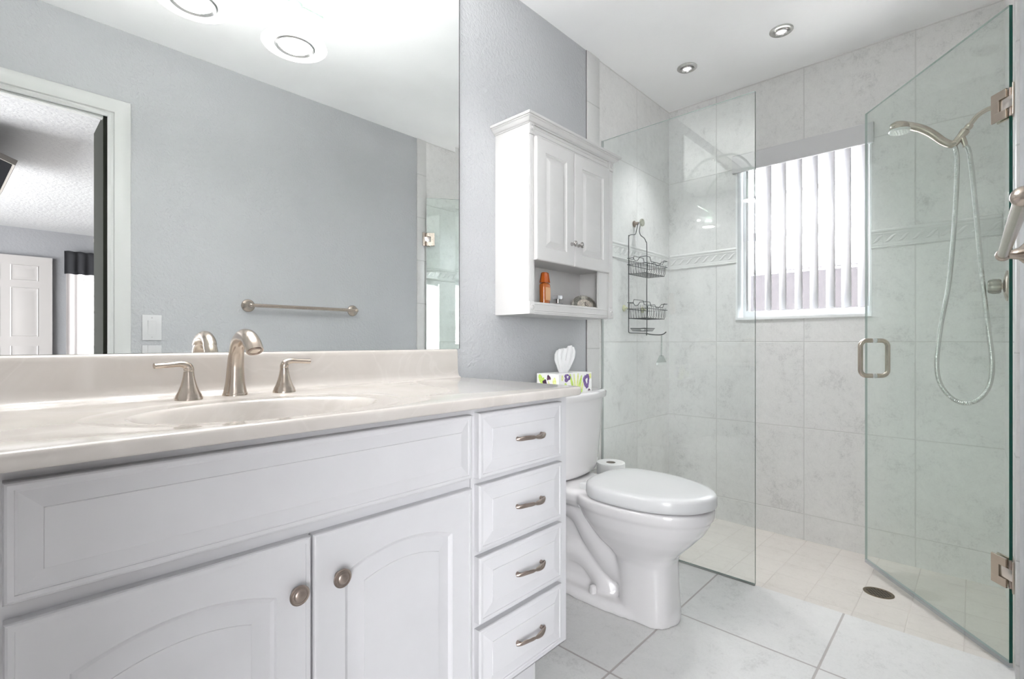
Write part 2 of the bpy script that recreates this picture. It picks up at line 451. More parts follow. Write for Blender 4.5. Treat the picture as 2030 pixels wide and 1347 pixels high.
# ------------------------------------------------------------------ bedroom beyond the doorway (seen in the mirror)
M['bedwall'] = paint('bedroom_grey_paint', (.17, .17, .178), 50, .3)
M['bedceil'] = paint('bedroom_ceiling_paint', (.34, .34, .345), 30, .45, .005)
M['bedfloor'] = varied('bedroom_beige_carpet', (.62, .585, .55), .95, scale=60, amt=.1, bump=.6, bscale=300)
HB = 2.37
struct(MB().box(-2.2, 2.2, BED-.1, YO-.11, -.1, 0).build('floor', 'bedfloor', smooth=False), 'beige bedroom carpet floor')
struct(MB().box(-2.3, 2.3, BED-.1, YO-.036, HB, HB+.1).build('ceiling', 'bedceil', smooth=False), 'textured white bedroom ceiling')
b = MB(); b.box(-2.3, -2.2, BED, -4.45, 0, HB); b.box(-2.3, -2.2, -1.15, YO-.11, 0, HB); b.box(-2.3, -2.2, -4.45, -1.15, 0, .25); b.box(-2.3, -2.2, -4.45, -1.15, 2.25, HB)  # opening added out of view for the fill light
struct(b.build('wall_bedroom_left', 'bedwall', smooth=False), 'grey bedroom wall with wide added fill light opening')
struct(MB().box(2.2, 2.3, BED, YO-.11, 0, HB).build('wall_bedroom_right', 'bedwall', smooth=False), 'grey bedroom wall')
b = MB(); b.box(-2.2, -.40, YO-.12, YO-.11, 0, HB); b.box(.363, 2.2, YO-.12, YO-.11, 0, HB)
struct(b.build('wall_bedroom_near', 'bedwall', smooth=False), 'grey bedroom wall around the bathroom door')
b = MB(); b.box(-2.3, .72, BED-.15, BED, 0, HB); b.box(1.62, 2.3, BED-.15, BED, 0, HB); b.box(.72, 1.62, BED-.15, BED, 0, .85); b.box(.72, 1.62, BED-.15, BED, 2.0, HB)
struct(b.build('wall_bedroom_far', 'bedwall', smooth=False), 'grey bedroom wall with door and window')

# ring-profile panel builder: nested outlines with depth, optional arched top
def panel_rings(b, x0, x1, z0, z1, yb, rings, K=1, arch=0., mi=0, s=-1):
    """rings: (inset, height toward the viewer, arch weight)"""
    R = []
    for off, h, aw in rings:
        a0, a1, c0, c1 = x0+off, x1-off, z0+off, z1-off
        r = [(a0, yb+s*h, c0), (a1, yb+s*h, c0)]
        for k in range(K+1):
            t = 1-k/K if K else 0
            xx = lerp(a0, a1, t)
            u = abs(2*t-1)
            sh = u**2.0 if K > 1 else 0
            r.append((xx, yb+s*h, c1 - aw*arch*sh))
        R.append(r)
    b.rings(R, True, False, True, mi)

def slab_front(b, x0, x1, z0, z1, yb, t, rings, **kw):
    """a door or drawer front, t thick in front of y = yb"""
    panel_rings(b, x0, x1, z0, z1, yb, [(0, 0, 0)] + [(o, t+h, a) for o, h, a in rings], **kw)

def six_panel(b, x0, x1, z1, y, s):
    w = x1-x0
    b.box(x0, x1, min(y, y+s*.035), max(y, y+s*.035), .005, z1)
    xs = [(x0+.12*w/.8, x0+.12*w/.8+.24*w/.8), (x1-.12*w/.8-.24*w/.8, x1-.12*w/.8)]
    for a, c in xs:
        for z0, zz in ((1.73, 1.92), (1.06, 1.65), (.22, .93)):
            panel_rings(b, a, c, z0, zz, y+s*.0351, [(-.002, 0, 0), (.008, .004, 0), (.016, -.001, 0), (.026, -.001, 0), (.05, .005, 0)], s=s)
b = MB(); six_panel(b, -.30, .505, 2.03, BED+.02, 1)
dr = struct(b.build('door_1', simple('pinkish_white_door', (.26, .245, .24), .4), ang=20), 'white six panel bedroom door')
b = MB(); b.lathe([(.012, 0), (.012, .03), (.026, .04), (.028, .055), (.018, .065), (.002, .068)], (-.24, BED+.055, 1.0), (0, 1, 0), 20)
b.build('door_knob', 'nickel', dr)
# bedroom window
b = MB()
X0, X1, Z0, Z1 = .72, 1.62, .85, 2.0
yy = BED-.06
for (a0, a1, c0, c1) in ((X0, X1, Z0, Z0+.05), (X0, X1, Z1-.05, Z1), (X0, X0+.05, Z0+.0501, Z1-.0501), (X1-.05, X1, Z0+.0501, Z1-.0501), (X0+.0501, X1-.0501, 1.37, 1.41)):
    b.box(a0, a1, yy-.03, yy+.03, c0, c1)
for i in range(1, 4): b.box(X0+i*.225-.009, X0+i*.225+.009, yy-.012, yy+.012, Z0, Z1)
for z in (1.16, 1.59, 1.80): b.box(X0, X1, yy-.012, yy+.012, z-.009, z+.009)
wb = struct(b.build('window_2', 'trimwhite', smooth=False), 'white gridded bedroom window')
MB().box(X0+.02, X1-.02, yy-.004, yy+.001, Z0+.02, Z1-.02).build('window_pane', M['glass'], wb, smooth=False)
# black valance and two sheer curtains
def drape(x0, x1, z0, z1, y, amp, wl, nz=2, flare=0.):
    b = MB(); nx = int((x1-x0)/.008); rows = []
    for k in range(nz+1):
        z = lerp(z1, z0, k/nz)
        rows.append([(x, y+amp*(.6+.4*k/nz)*math.sin(2*PI*x/wl + .6*math.sin(x*17)) , z + (.004*math.sin(x*60) if k in (0, nz) else 0)) for x in [lerp(x0, x1, i/nx) for i in range(nx+1)]])
    b.rings(rows, False, False, False)
    return b
M['blackcloth'] = simple('black_valance_cloth', (.012, .012, .014), .95)
v = drape(.61, 1.74, 1.85, 2.135, BED+.09, .012, .11, 6).build('window_valance', 'blackcloth'); tag(v, 'short black valance across the top of the bedroom window', 'valance')
m_ = v.modifiers.new('thick', 'SOLIDIFY'); m_.thickness = .004
c = drape(.63, 1.72, .04, 1.9, BED+.055, .012, .085, 10).build('sheer_curtain', 'sheer'); tag(c, 'sheer pale curtain over the bedroom window under the black valance', 'curtain')
# small beige wall sensor
b = MB(); b.box(.90, 1.03, BED, BED+.04, 2.285, 2.345, bev=.008)
tag(b.build('door_chime', simple('beige_plastic', (.70, .66, .57), .4)), 'small beige box high on the bedroom wall above the window', 'chime')
ld = bpy.data.lights.new('unseen_side_fill', 'AREA'); ld.energy = P_BED; ld.shape = 'RECTANGLE'; ld.size = 1.9; ld.size_y = 3.3; ld.color = (1, .99, .985)  # fill light added out of view, shining through the doorway onto the vanity
lo = bpy.data.objects.new('unseen_side_fill', ld); COL.objects.link(lo); lo.location = (-2.27, -2.85, 1.25); lo.rotation_euler = (0, -PI/2, 0)
# black television hung under the bedroom ceiling; its corner shows at the mirror's left edge
tv = thing('television', 'black television hung tilted under the bedroom ceiling', 'television', (-.15, -2.1, 2.2))
A_, B_ = Vector((.098, -1.657, 2.12)), Vector((.039, -2.65, 2.12)); lv = Vector((-.93, .05, .36)).normalized(); tn = (B_-A_).cross(lv).normalized()
if tn.z < 0: tn = -tn
def tvbox(b, s0, s1, l0, l1, t0, t1, mi=0):
    P8 = [A_+(B_-A_)*s_+lv*l_+tn*t_ for t_ in (t0, t1) for s_, l_ in ((s0, l0), (s1, l0), (s1, l1), (s0, l1))]
    vs = [b.b.verts.new(p) for p in P8]
    for q in ((0,3,2,1),(4,5,6,7),(0,1,5,4),(1,2,6,5),(2,3,7,6),(3,0,4,7)): b.b.faces.new([vs[i_] for i_ in q]).material_index = mi
b = MB(); tvbox(b, 0, 1, 0, .56, 0, .035); b.build('bezel', simple('taupe_frame', (.17, .155, .14), .5), tv, smooth=False)
b = MB(); tvbox(b, .012, .988, .012, .548, -.001, .0); b.build('screen', simple('black_screen', (.004, .004, .005), .9, spec=.05), tv, smooth=False)
b = MB(); b.tube([A_.lerp(B_, .5)+lv*.28+tn*.03, (A_.lerp(B_, .5)+lv*.28+Vector((0, 0, .05))), Vector(((A_.lerp(B_, .5)+lv*.28).x, -2.15, HB))], .018, 12); b.build('ceiling_bracket', 'nickel_dark', tv)
# ------------------------------------------------------------------ shower window
b = MB()
xr = XF + .095                     # room side of the frame
fw = .036
b.box(xr, xr+.03, YW0, YW1, ZW0, ZW0+.045); b.box(xr, xr+.03, YW0, YW1, ZW1-.04, ZW1)
b.box(xr+.0004, xr+.03, YW0, YW0+fw, ZW0+.0451, ZW1-.0401); b.box(xr+.0004, xr+.03, YW1-fw, YW1, ZW0+.0451, ZW1-.0401)
b.box(xr-.004, xr+.03, YW0, YW1, 1.583, 1.626)
b.box(xr+.012, xr+.024, YW0, YW1, 1.822, 1.842)
b.box(xr+.012, xr+.024, YW0, YW1, 1.385, 1.395)
win = struct(b.build('window_1', 'trimwhite', smooth=False), 'white framed shower window')
MB().box(xr+.016, xr+.02, YW0+.01, YW1-.01, ZW0+.02, ZW1-.02).build('window_pane', 'pebble', win, smooth=False)
# white reveal lining
b = MB(); t = .006
b.box(XF-.006, xr, YW0-.004, YW1+.004, ZW0-.008, ZW0+t); b.box(XF-.002, xr, YW0, YW1, ZW1-t, ZW1)
b.box(XF-.002, xr, YW0-.004, YW0+t, ZW0, ZW1); b.box(XF-.002, xr, YW1-t, YW1+.004, ZW0, ZW1)
struct(b.build('trim_8', 'trimwhite', smooth=False), 'white lining of the shower window recess')
# vertical blind
bl = thing('vertical_blind', 'white vertical slat blind in the shower window', 'blind', (XF+.04, .67, ZW1))
b = MB(); b.box(XF-.022, XF-.006, .345, .997, 1.958, 2.056, bev=.003); b.box(XF-.022, XF, .345, .349, 1.958, 2.056); b.box(XF-.022, XF, .993, .997, 1.958, 2.056)
b.build('valance', 'slat', bl, smooth=False)
MB().box(XF+.03, XF+.055, YW0+.008, YW1-.008, 1.985, 2.02).build('head_rail', 'trimwhite', bl, smooth=False)
ys = [.935, .895, .825, .752, .676, .604, .531, .463, .393]
for i, y in enumerate(ys):
    th = math.radians(37 if i > 1 else 20)
    b = MB(); rows = []
    w_ = .085
    for z in (1.176, 1.985):
        r = []
        for k in range(9):
            q = (k/8-.5)*w_; cv = .006*(1-(2*k/8-1)**2)
            r.append((XF+.0425 + q*math.cos(th)*.98 - cv*math.sin(th), y + q*math.sin(th) + cv*math.cos(th), z))
        rows.append(r)
    b.rings(rows, False, False, False)
    o = b.build('slat', 'slat', bl); m_ = o.modifiers.new('thick', 'SOLIDIFY'); m_.thickness = .0012
    MB().box(XF+.038, XF+.046, y-.004, y+.004, 1.982, 1.995).build('slat_clip', 'plastic', o, smooth=False)
# outdoors
M['ground'] = varied('outdoor_gravel', (.60, .585, .56), .9, scale=6, amt=.1)
M['fence'] = varied('weathered_fence_paint', (.030, .027, .0285), .9, scale=5, amt=.15)
struct(MB().box(XF+.15, 9, -5, 7, -.15, -.05).build('floor', 'ground', smooth=False), 'gravel ground outside the window')
fe = thing('garden_fence', 'grey purple board fence outside the shower window', 'fence', (5.5, 1, -.05))
b = MB()
for i in range(34): b.box(5.5, 5.52, -2+i*.18, -2+i*.18+.1785, -.05, 1.79)
b.build('boards', 'fence', fe, smooth=False)
MB().box(5.48, 5.54, -2, 4.1, 1.79, 1.85).build('cap_rail', varied('fence_cap', (.05, .048, .05), .8), fe, smooth=False)

# ------------------------------------------------------------------ wall mirror
mr = thing('wall_mirror', 'large frameless wall mirror above the vanity', 'mirror', (.35, D, .975))
mx0, mx1, mz0, mz1, my = -.48, 1.1811, .9752, 2.36, 1.3804
b = MB(); b.quad([(mx0, my, mz0+.018), (mx1-.018, my, mz0+.018), (mx1-.018, my, mz1-.018), (mx0, my, mz1-.018)])
b.build('mirror_face', 'mirror', mr, smooth=False)
e = .0006
b = MB()
b.quad([(mx0, my-e, mz0), (mx1, my-e, mz0), (mx1-.018, my, mz0+.018), (mx0, my, mz0+.018)])
b.quad([(mx1, my-e, mz0), (mx1, my-e, mz1), (mx1-.018, my, mz1-.018), (mx1-.018, my, mz0+.018)])
b.quad([(mx0, my, mz1-.018), (mx1-.018, my, mz1-.018), (mx1, my-e, mz1), (mx0, my-e, mz1)])
b.build('bevel', 'mirror', mr, smooth=False)
b = MB(); b.box(mx0, mx1, my+.0005, D, mz0, mz1); b.box(mx1-.001, mx1+.0012, my-.0012, D, mz0, mz1);  # second box: dark sliver painting the bevel's dark reflection at the right edge
b.build('backing_and_reflection', simple('dark_backing_reflection', (.03, .035, .035), .3), mr, smooth=False)

# ------------------------------------------------------------------ vanity cabinet
YF = .872            # face frame front
vx0, vx1 = XL+.002, 1.158
van = thing('vanity_cabinet', 'white vanity cabinet with two arched doors and four drawers', 'cabinet', (.33, 1.1, 0))
b = MB()
b.box(vx0, vx1, YF+.0, 1.386, .123, .1245)                                   # bottom
b.box(vx0, vx1, YF, YF+.018, .123, .846)                                     # face frame
b.box(vx1-.016, vx1, YF+.018, 1.386, .123, .846)                             # right side
b.box(vx0, vx0+.016, YF+.018, 1.386, .123, .846)
b.build('body', 'cab', van, smooth=False)
MB().box(vx0, 1.10, YF+.07, 1.386, 0, .123).build('toe_kick', 'cab', van, smooth=False)
for q in ((.7797, .7803, .125, .70), (.773, .79, .8237, .8243)): MB().box(q[0], q[1], YF-.0006, YF, q[2], q[3]).build('frame_joint', 'cabgap', van, smooth=False)
EDGE = [(.0, -.004, 0), (.0015, -.0012, 0), (.004, 0, 0)]
def drawer_rings():
    return EDGE + [(.010, 0, 0), (.0105, -.0016, 0), (.013, -.0022, 0), (.040, .0022, 0), (.0405, .0034, 0), (.0412, .0036, 0)]
t = .020
b = MB(); slab_front(b, .008, .770, .680, .830, YF, t, EDGE + [(.010, 0, 0), (.0105, -.0016, 0), (.013, -.002, 0), (.036, .0022, 0), (.0365, .0034, 0), (.037, .0036, 0)])
b.build('false_front', 'cab', van, ang=12)
def knob(parent, x, z, r=.0172, mat='nickel_dark', y=YF-.020, L=.019):
    b = MB(); b.lathe([(.008, 0), (.0065, .006), (.006, L*.55), (r*.75, L*.66), (r*.98, L*.78), (r, L*.88), (r*.93, L*.95), (r*.84, L*.93), (r*.82, L*.97), (r*.72, L*.98), (r*.70, L*.95), (r*.62, L*.96), (r*.60, L*1.02), (r*.4, L*1.1), (r*.15, L*1.13), (0.0001, L*1.135)],
                      (x, y, z), (0, -1, 0), 36, cap1=False)
    return b.build('knob', mat, parent, ang=50)
def arch_door(x0, x1):
    b = MB()
    R = EDGE + [(.010, .0004, 0), (.0105, -.0008, 0), (.014, -.001, 0), (.060, -.001, 1), (.0625, -.004, 1), (.068, -.0075, 1), (.074, -.0072, .95), (.099, -.0014, .6), (.0995, -.0003, .6), (.101, 0, .6)]
    slab_front(b, x0, x1, .135, .657, YF, t, R, K=28, arch=.027)
    return b.build('door', 'cab', van, ang=12)
dl = arch_door(.0085, .3875); knob(dl, .3595, .568)
drr = arch_door(.3915, .7705); knob(drr, .4375, .570)
MB().box(.385, .394, YF-.002, YF-.0005, .135, .655).build('door_gap', 'cabgap', van, smooth=False)

def pull(parent, xc, zc, L=.112):
    b = MB(); y0 = YF-.020-.0005; pts = []; fl = []; tw = []
    N = 33
    for i in range(N):
        s_ = i/(N-1); x = xc-L/2+L*s_
        pts.append((x, y0-.009-.0165*math.sin(PI*s_)**.6, zc + .0015*math.sin(2*PI*s_)))
        lobe = abs(math.sin(2*PI*s_))**.55
        w1 = .0026+.0044*lobe; 
        if s_ < .02 or s_ > .98: w1 = .0035
        fl.append((.0028, w1)); tw.append(PI/2*0 + PI*s_*.9 - .45*PI)
    b.tube(pts, None, 14, flat=fl, twist=[.5*math.sin(2*PI*(i/(N-1))) for i in range(N)])
    # twisted strand laid over the bar
    st = []
    for i in range(N):
        s_ = i/(N-1); a = 2*PI*s_*1.5
        p = Vector(pts[i]); amp = .0048*abs(math.sin(2*PI*s_))**.7
        st.append(p + Vector((0, -.0022*math.cos(a), amp*math.sin(a))))
    b.tube(st, .0016, 8)
    for s_ in (-1, 1):
        x = xc+s_*(L/2-.009)
        b.lathe([(.0062, 0), (.005, .004), (.0046, .010), (.0055, .013), (.001, .0145)], (x, y0+.0005, zc), (0, -1, 0), 16)
    return b.build('pull', 'nickel_dark', parent, ang=60)
for z0, z1, px in ((.674, .831, .968), (.501, .659, .9665), (.328, .486, .967), (.150, .312, .9675)):
    b = MB(); slab_front(b, .793, 1.1145, z0, z1, YF, t, drawer_rings())
    d = b.build('drawer', 'cab', van, ang=12)
    pull(d, px, (z0+z1)/2+.001)

# ------------------------------------------------------------------ countertop with moulded basin
ZC = .873
cxx, cyy = .380, 1.030
ct = thing('vanity_countertop', 'beige cultured marble vanity top with moulded oval basin', 'countertop', (cxx, cyy, ZC))
x0, x1, y0, y1 = XL+.002, 1.170, .817, D-.001
R = .02
bound = []
NA = 160
# rectangle boundary sampled by angle, with the two front corners rounded on the right
def rect_hit(a, x0, x1, y0, y1):
    dx, dy = math.cos(a), math.sin(a); ts = []
    if dx > 1e-9: ts.append((x1-cxx)/dx)
    if dx < -1e-9: ts.append((x0-cxx)/dx)
    if dy > 1e-9: ts.append((y1-cyy)/dy)
    if dy < -1e-9: ts.append((y0-cyy)/dy)
    t_ = min(ts); return (cxx+dx*t_, cyy+dy*t_)
angs = sorted(set([2*PI*i/NA for i in range(NA)] + [math.atan2(yy_-cyy, xx_-cxx) % (2*PI) for xx_ in (x0, x1) for yy_ in (y0, y1)] +
                  [math.atan2(y0-cyy, x1-R-cxx) % (2*PI), math.atan2(y0+R-cyy, x1-cxx) % (2*PI)] + [math.atan2(y0+R*(1-math.cos(q))-cyy, x1-R*(1-math.sin(q))-cxx) % (2*PI) for q in (.4, .8, 1.2)]))
def clampc(p, ins=0):
    x, y = p
    x = min(x, x1-ins); y = max(y, y0+ins)
    cx_, cy_ = x1-ins-R, y0+ins+R
    if x > cx_ and y < cy_:
        d_ = Vector((x-cx_, y-cy_))
        if d_.length > R: d_ = d_.normalized()*R; x, y = cx_+d_.x, cy_+d_.y
    return x, y
def ell(a, rx, ry):
    return (cxx+rx*math.cos(a), cyy+ry*math.sin(a))
# angle warp: ellipse points share the ray angle with the boundary points
def ellr(a, rx, ry):
    k = 1/math.sqrt((math.cos(a)/rx)**2+(math.sin(a)/ry)**2); return (cxx+k*math.cos(a), cyy+k*math.sin(a))
IN_A, IN_B = .228, .158; OU_A, OU_B = .292, .206
top = []
for fac, z in ((0, -.0036), (.25, -.0034), (.6, -.003), (.85, -.0022), (.95, -.0008), (1.0, 0)):
    A, B = lerp(IN_A, OU_A, fac), lerp(IN_B, OU_B, fac)
    top.append([(*ellr(a, A, B), ZC+z) for a in angs])
def bring(ins, z): return [(*clampc(rect_hit(a, x0, x1, y0, y1), ins), z) for a in angs]
top += [bring(.007, ZC), bring(.0035, ZC-.0008), bring(.001, ZC-.003), bring(0, ZC-.007), bring(0, ZC-.020), bring(.002, ZC-.0235), bring(.005, ZC-.025), bring(.03, ZC-.025)]
b = MB(); b.rings(top, True, False, False); b.build('top_slab', 'marble', ct, ang=60)
bas = []
for s_, dz in ((1, -.0036), (.985, -.0045), (.965, -.008), (.945, -.014), (.92, -.024), (.88, -.045), (.82, -.072), (.72, -.100), (.58, -.120), (.40, -.131), (.2, -.136), (.085, -.138)):
    bas.append([(*ellr(a, IN_A*s_, IN_B*s_), ZC+dz) for a in angs])
b = MB(); b.rings(bas, True, False, True); b.build('basin', 'marble', ct, ang=80)
b = MB(); b.lathe([(.024, .0), (.022, .003), (.014, .003), (.013, .001), (.001, .001)], (cxx, cyy, ZC-.1385), (0, 0, 1), 24); b.build('basin_drain', 'nickel', ct)
# backsplash with coved foot
b = MB()
pr = [(1.3865, ZC), (1.346, ZC), (1.352, ZC+.002), (1.359, ZC+.007), (1.3635, ZC+.016), (1.3655, ZC+.03), (1.3668, .960), (1.3675, .967), (1.370, .972), (1.374, .9745), (1.3865, .9745)]
b.rings([[(x, y, z) for y, z in pr] for x in (XL+.002, 1.155, 1.162)], True, True, True)
b.build('backsplash', 'marble', ct, ang=50)

# ------------------------------------------------------------------ faucet
fc = thing('basin_faucet', 'brushed nickel widespread basin faucet with two lever handles', 'faucet', (.40, 1.29, ZC))
b = MB()
path = smooth_path([(.400, 1.292, ZC), (.400, 1.292, ZC+.010), (.400, 1.291, ZC+.035), (.400, 1.288, ZC+.075), (.400, 1.280, ZC+.108), (.400, 1.262, ZC+.131), (.400, 1.232, ZC+.1415), (.400, 1.200, ZC+.138), (.400, 1.177, ZC+.125), (.401, 1.164, ZC+.107)], 6)
n_ = len(path)
rt = [(0, .0262), (.09, .0258), (.11, .0250), (.2, .0212), (.32, .0180), (.45, .0162), (.6, .0162), (.75, .0175), (.9, .0182), (1, .0178)]
b.tube(path, [interp(rt, i/(n_-1)) for i in range(n_)], 28)
sp = b.build('spout', 'nickel', fc, ang=70)
b = MB(); dd = (Vector(path[-1])-Vector(path[-3])).normalized()
b.lathe([(.0155, -.002), (.0155, .0015), (.0115, .0015), (.0115, -.004), (.0001, -.004)], path[-1], dd, 24, cap0=False, cap1=False); b.build('aerator', 'nickel_dark', sp)
b = MB(); b.lathe([(.0272, 0), (.0272, .004), (.026, .006)], (.400, 1.292, ZC), (0, 0, 1), 32); b.build('base_ring', 'nickel', sp)
def handle(hx, hy, s_):
    b = MB(); b.lathe([(.0268, 0), (.0268, .005), (.0250, .0075), (.0248, .010), (.0205, .018), (.0155, .032), (.0123, .045), (.0104, .056), (.0099, .0625)], (hx, hy, ZC), (0, 0, 1), 32)
    h = b.build('handle', 'nickel', fc, ang=45)
    b = MB()
    p = smooth_path([(hx, hy, ZC+.0632), (hx, hy, ZC+.068), (hx+s_*.004, hy, ZC+.0755), (hx+s_*.016, hy-.001, ZC+.0795), (hx+s_*.034, hy-.002, ZC+.0785), (hx+s_*.064, hy-.004, ZC+.0770)], 6)
    m = len(p); fl = []
    for i in range(m):
        q = i/(m-1)
        fl.append((interp([(0, .0099), (.25, .0102), (.5, .0085), (.75, .008), (1, .0095)], q), interp([(0, .0099), (.3, .0098), (.5, .0080), (.75, .0062), (1, .0062)], q)))
    b.tube(p, None, 20, flat=fl); b.build('lever', 'nickel', h, ang=60)
handle(.298, 1.264, -1); handle(.510, 1.278, 1)

# ------------------------------------------------------------------ vanity light bar over the mirror
M['lamp_glass'] = simple('greenish_lamp_metal', (.20, .27, .22), .2, .3)
vl = thing('vanity_light', 'three lamp vanity light bar with flared glass discs above the mirror', 'lamp', (.394, D, 2.37))
b = MB(); b.box(.10, .69, D-.022, D-.001, 2.335, 2.415, bev=.006); b.build('wall_plate', 'satin', vl)
b = MB(); b.tube([(.0, 1.125, 2.115), (.78, 1.125, 2.115)], .010, 16)
for x in (.20, .59): b.tube(smooth_path([(x, D-.02, 2.375), (x, 1.25, 2.36), (x, 1.15, 2.25), (x, 1.125, 2.115)], 6), .008, 12)
b.build('bar', M['lamp_glass'], vl)
for x in (.105, .397, .689):
    b = MB(); b.lathe([(.024, 2.125), (.025, 2.11), (.025, 2.02), (.020, 2.012)], (x, 1.12, 0), (0, 0, 1), 32)
    s_ = b.build('lamp_stem', M['lamp_glass'], vl)
    b = MB(); b.lathe([(.028, 2.012), (.05, 2.006), (.075, 1.998), (.098, 1.990), (.101, 1.987), (.098, 1.984), (.075, 1.990), (.060, 1.994), (.052, 1.996)], (x, 1.12, 0), (0, 0, 1), 48, cap0=False, cap1=False)
    b.build('glass_disc', 'shade', s_)
    b = MB(); b.lathe([(.046, 2.008), (.060, 1.998), (.063, 1.982), (.058, 1.978), (.052, 1.984)], (x, 1.12, 0), (0, 0, 1), 40, cap0=False, cap1=False); b.build('lamp_ring', simple('grey_lamp_ring', (.40, .40, .40), .3, .8), s_)
    b = MB(); b.lathe([(.051, 1.986), (.044, 1.983), (.0001, 1.981)], (x, 1.12, 0), (0, 0, 1), 32, cap0=True, cap1=False); b.build('lamp_lens', 'bulb', s_)
    ld = bpy.data.lights.new('vanity_lamp_lens', 'AREA'); ld.shape = 'DISK'; ld.size = .088; ld.energy = P_VANITY_DOWN; ld.color = (1, .985, .97)
    lo = bpy.data.objects.new('vanity_lamp_lens', ld); COL.objects.link(lo); lo.parent = s_; lo.location = Vector((x, 1.12, 1.9795)) - vl.location
    ld = bpy.data.lights.new('vanity_lamp_top', 'AREA'); ld.shape = 'DISK'; ld.size = .17; ld.energy = P_VANITY_UP; ld.color = (1, .99, .98)
    lo = bpy.data.objects.new('vanity_lamp_top', ld); COL.objects.link(lo); lo.parent = s_; lo.location = Vector((x, 1.12, 2.02)) - vl.location; lo.rotation_euler = (PI, 0, 0)

# ------------------------------------------------------------------ recessed ceiling lights
def downlight(x, y, lab):
    o = thing('recessed_light', lab, 'light', (x, y, H), 'recessed ceiling lights')
    b = MB(); b.lathe([(.050, -.0005), (.050, -.004), (.046, -.007), (.036, -.008), (.033, -.004), (.030, -.002)], (x, y, H), (0, 0, 1), 40, cap0=True, cap1=False); b.build('trim_ring', 'satin', o)
    b = MB(); b.lathe([(.030, -.0022), (.028, -.009), (.024, -.011), (.022, -.005)], (x, y, H), (0, 0, 1), 40, cap0=True, cap1=False); b.build('gimbal', 'chrome', o)
    b = MB(); b.lathe([(.022, -.0055), (.018, -.010), (.0001, -.012)], (x, y, H), (0, 0, 1), 32, cap0=True, cap1=False); b.build('lamp_lens', 'bulb_dim', o)
    ld = bpy.data.lights.new('downlight_lamp', 'SPOT'); ld.energy = P_DOWN; ld.shadow_soft_size = .03; ld.spot_size = math.radians(78); ld.spot_blend = 1
    lo = bpy.data.objects.new('downlight_lamp', ld); COL.objects.link(lo); lo.parent = o; lo.location = (0, 0, -.03)
downlight(2.496, 1.09, 'round metal recessed ceiling light nearest the toilet side wall')
downlight(2.496, .643, 'round metal recessed ceiling light nearer the shower head')

# ------------------------------------------------------------------ wall cabinet over the toilet
wc = thing('wall_cabinet', 'white wall cabinet with crown, two doors and open shelf', 'cabinet', (1.668, 1.3, 1.107))
ax0, ax1, ay0, ay1, az0, az1 = 1.376, 1.960, 1.217, D-.001, 1.107, 1.832
tk = .016
b = MB()
b.box(ax0, ax0+tk, ay0, ay1, az0, az1); b.box(ax1-tk, ax1, ay0, ay1, az0, az1)
b.box(ax0+tk, ax1-tk, ay1-.006, ay1, az0, az1); b.box(ax0+tk, ax1-tk, ay0, ay1-.006, az1-tk, az1)
b.box(ax0+tk, ax1-tk, ay0, ay1-.006, az0, az0+.020); b.box(ax0+tk, ax1-tk, ay0+.004, ay1-.006, 1.325, 1.341)
b.build('carcass', 'cab2', wc, smooth=False)
b = MB()
fy0, fy1 = ay0-.008, ay0
b.box(ax0, 1.402, fy0, fy1, az0, az1); b.box(1.918, ax1, fy0, fy1, az0, az1)            # pilaster backs
b.box(1.402, 1.918, fy0+.002, fy1, az0, 1.153)                                          # bottom rail
b.box(1.402, 1.918, fy0+.002, fy1, 1.782, az1)                                          # top rail
b.box(1.842, 1.918, fy0+.002, fy1, 1.153, 1.782); 
b.box(1.402, 1.410, fy0+.002, fy1, 1.153, 1.782)
# moulded rail lines
for z in (1.114, 1.122, 1.146): b.tube([(1.402, fy0+.002, z), (1.918, fy0+.002, z)], .0022, 8)
for z in (1.796, 1.812): b.tube([(1.402, fy0+.002, z), (1.918, fy0+.002, z)], .002, 8)
b.tube([(1.846, fy0+.002, 1.156), (1.846, fy0+.002, 1.33)], .002, 8)
b.build('face_frame', 'cab2', wc, ang=30)
for xa, xb in ((ax0, 1.402), (1.925, ax1)):
    b = MB(); m = 5
    for k in range(m):
        xx = lerp(xa+.003, xb-.003, (k+.5)/m); b.tube([(xx, fy0, 1.156), (xx, fy0, 1.782)], (xb-xa-.006)/m*.42, 8)
    b.build('fluted_pilaster', 'cab2', wc)
    for zz in (1.131, 1.806):
        b = MB(); xm = (xa+xb)/2; hw = (xb-xa)/2+.001
        b.box(xm-hw, xm+hw, fy0-.005, fy0, zz-.023, zz+.023, bev=.0015)
        b.lathe([(.011, 0), (.011, .0025), (.009, .003), (.0078, .001), (.006, .001), (.005, .003), (.002, .004), (.0001, .004)], (xm, fy0-.005, zz), (0, -1, 0), 24, cap1=False)
        b.build('rosette_block', 'cab2', wc)
# crown moulding
b = MB(); pr = [(0, 0), (.003, .0), (.004, .004), (.010, .007), (.015, .013), (.019, .021), (.024, .024), (.024, .028), (.029, .029), (.031, .034), (.031, .040), (0, .040)]
pr = [(o, z*.75) for o, z in pr]
zb = 1.822
def crown_ring(o, z):
    return [(ax0-o, ay1, zb+z), (ax0-o, fy0-o, zb+z), (ax1+o, fy0-o, zb+z), (ax1+o, ay1, zb+z)]
b.rings([crown_ring(o, z) for o, z in pr], True, False, True)
b.build('crown', 'cab2', wc, ang=20)
for xa, xb, kx in ((1.4035, 1.6435, 1.622), (1.6465, 1.912, 1.668)):
    b = MB()
    slab_front(b, xa, xb, 1.312, 1.779, fy0+.001, .017, [(0, -.004, 0), (.003, -.001, 0), (.008, 0, 0), (.052, 0, 0), (.054, -.003, 0), (.059, -.006, 0), (.063, -.006, 0), (.078, .0, 0), (.080, .0004, 0)])
    d = b.build('door', 'cab2', wc, ang=14)
    knob(d, kx, 1.400, .0125, 'chrome', fy0+.001-.017, .024)

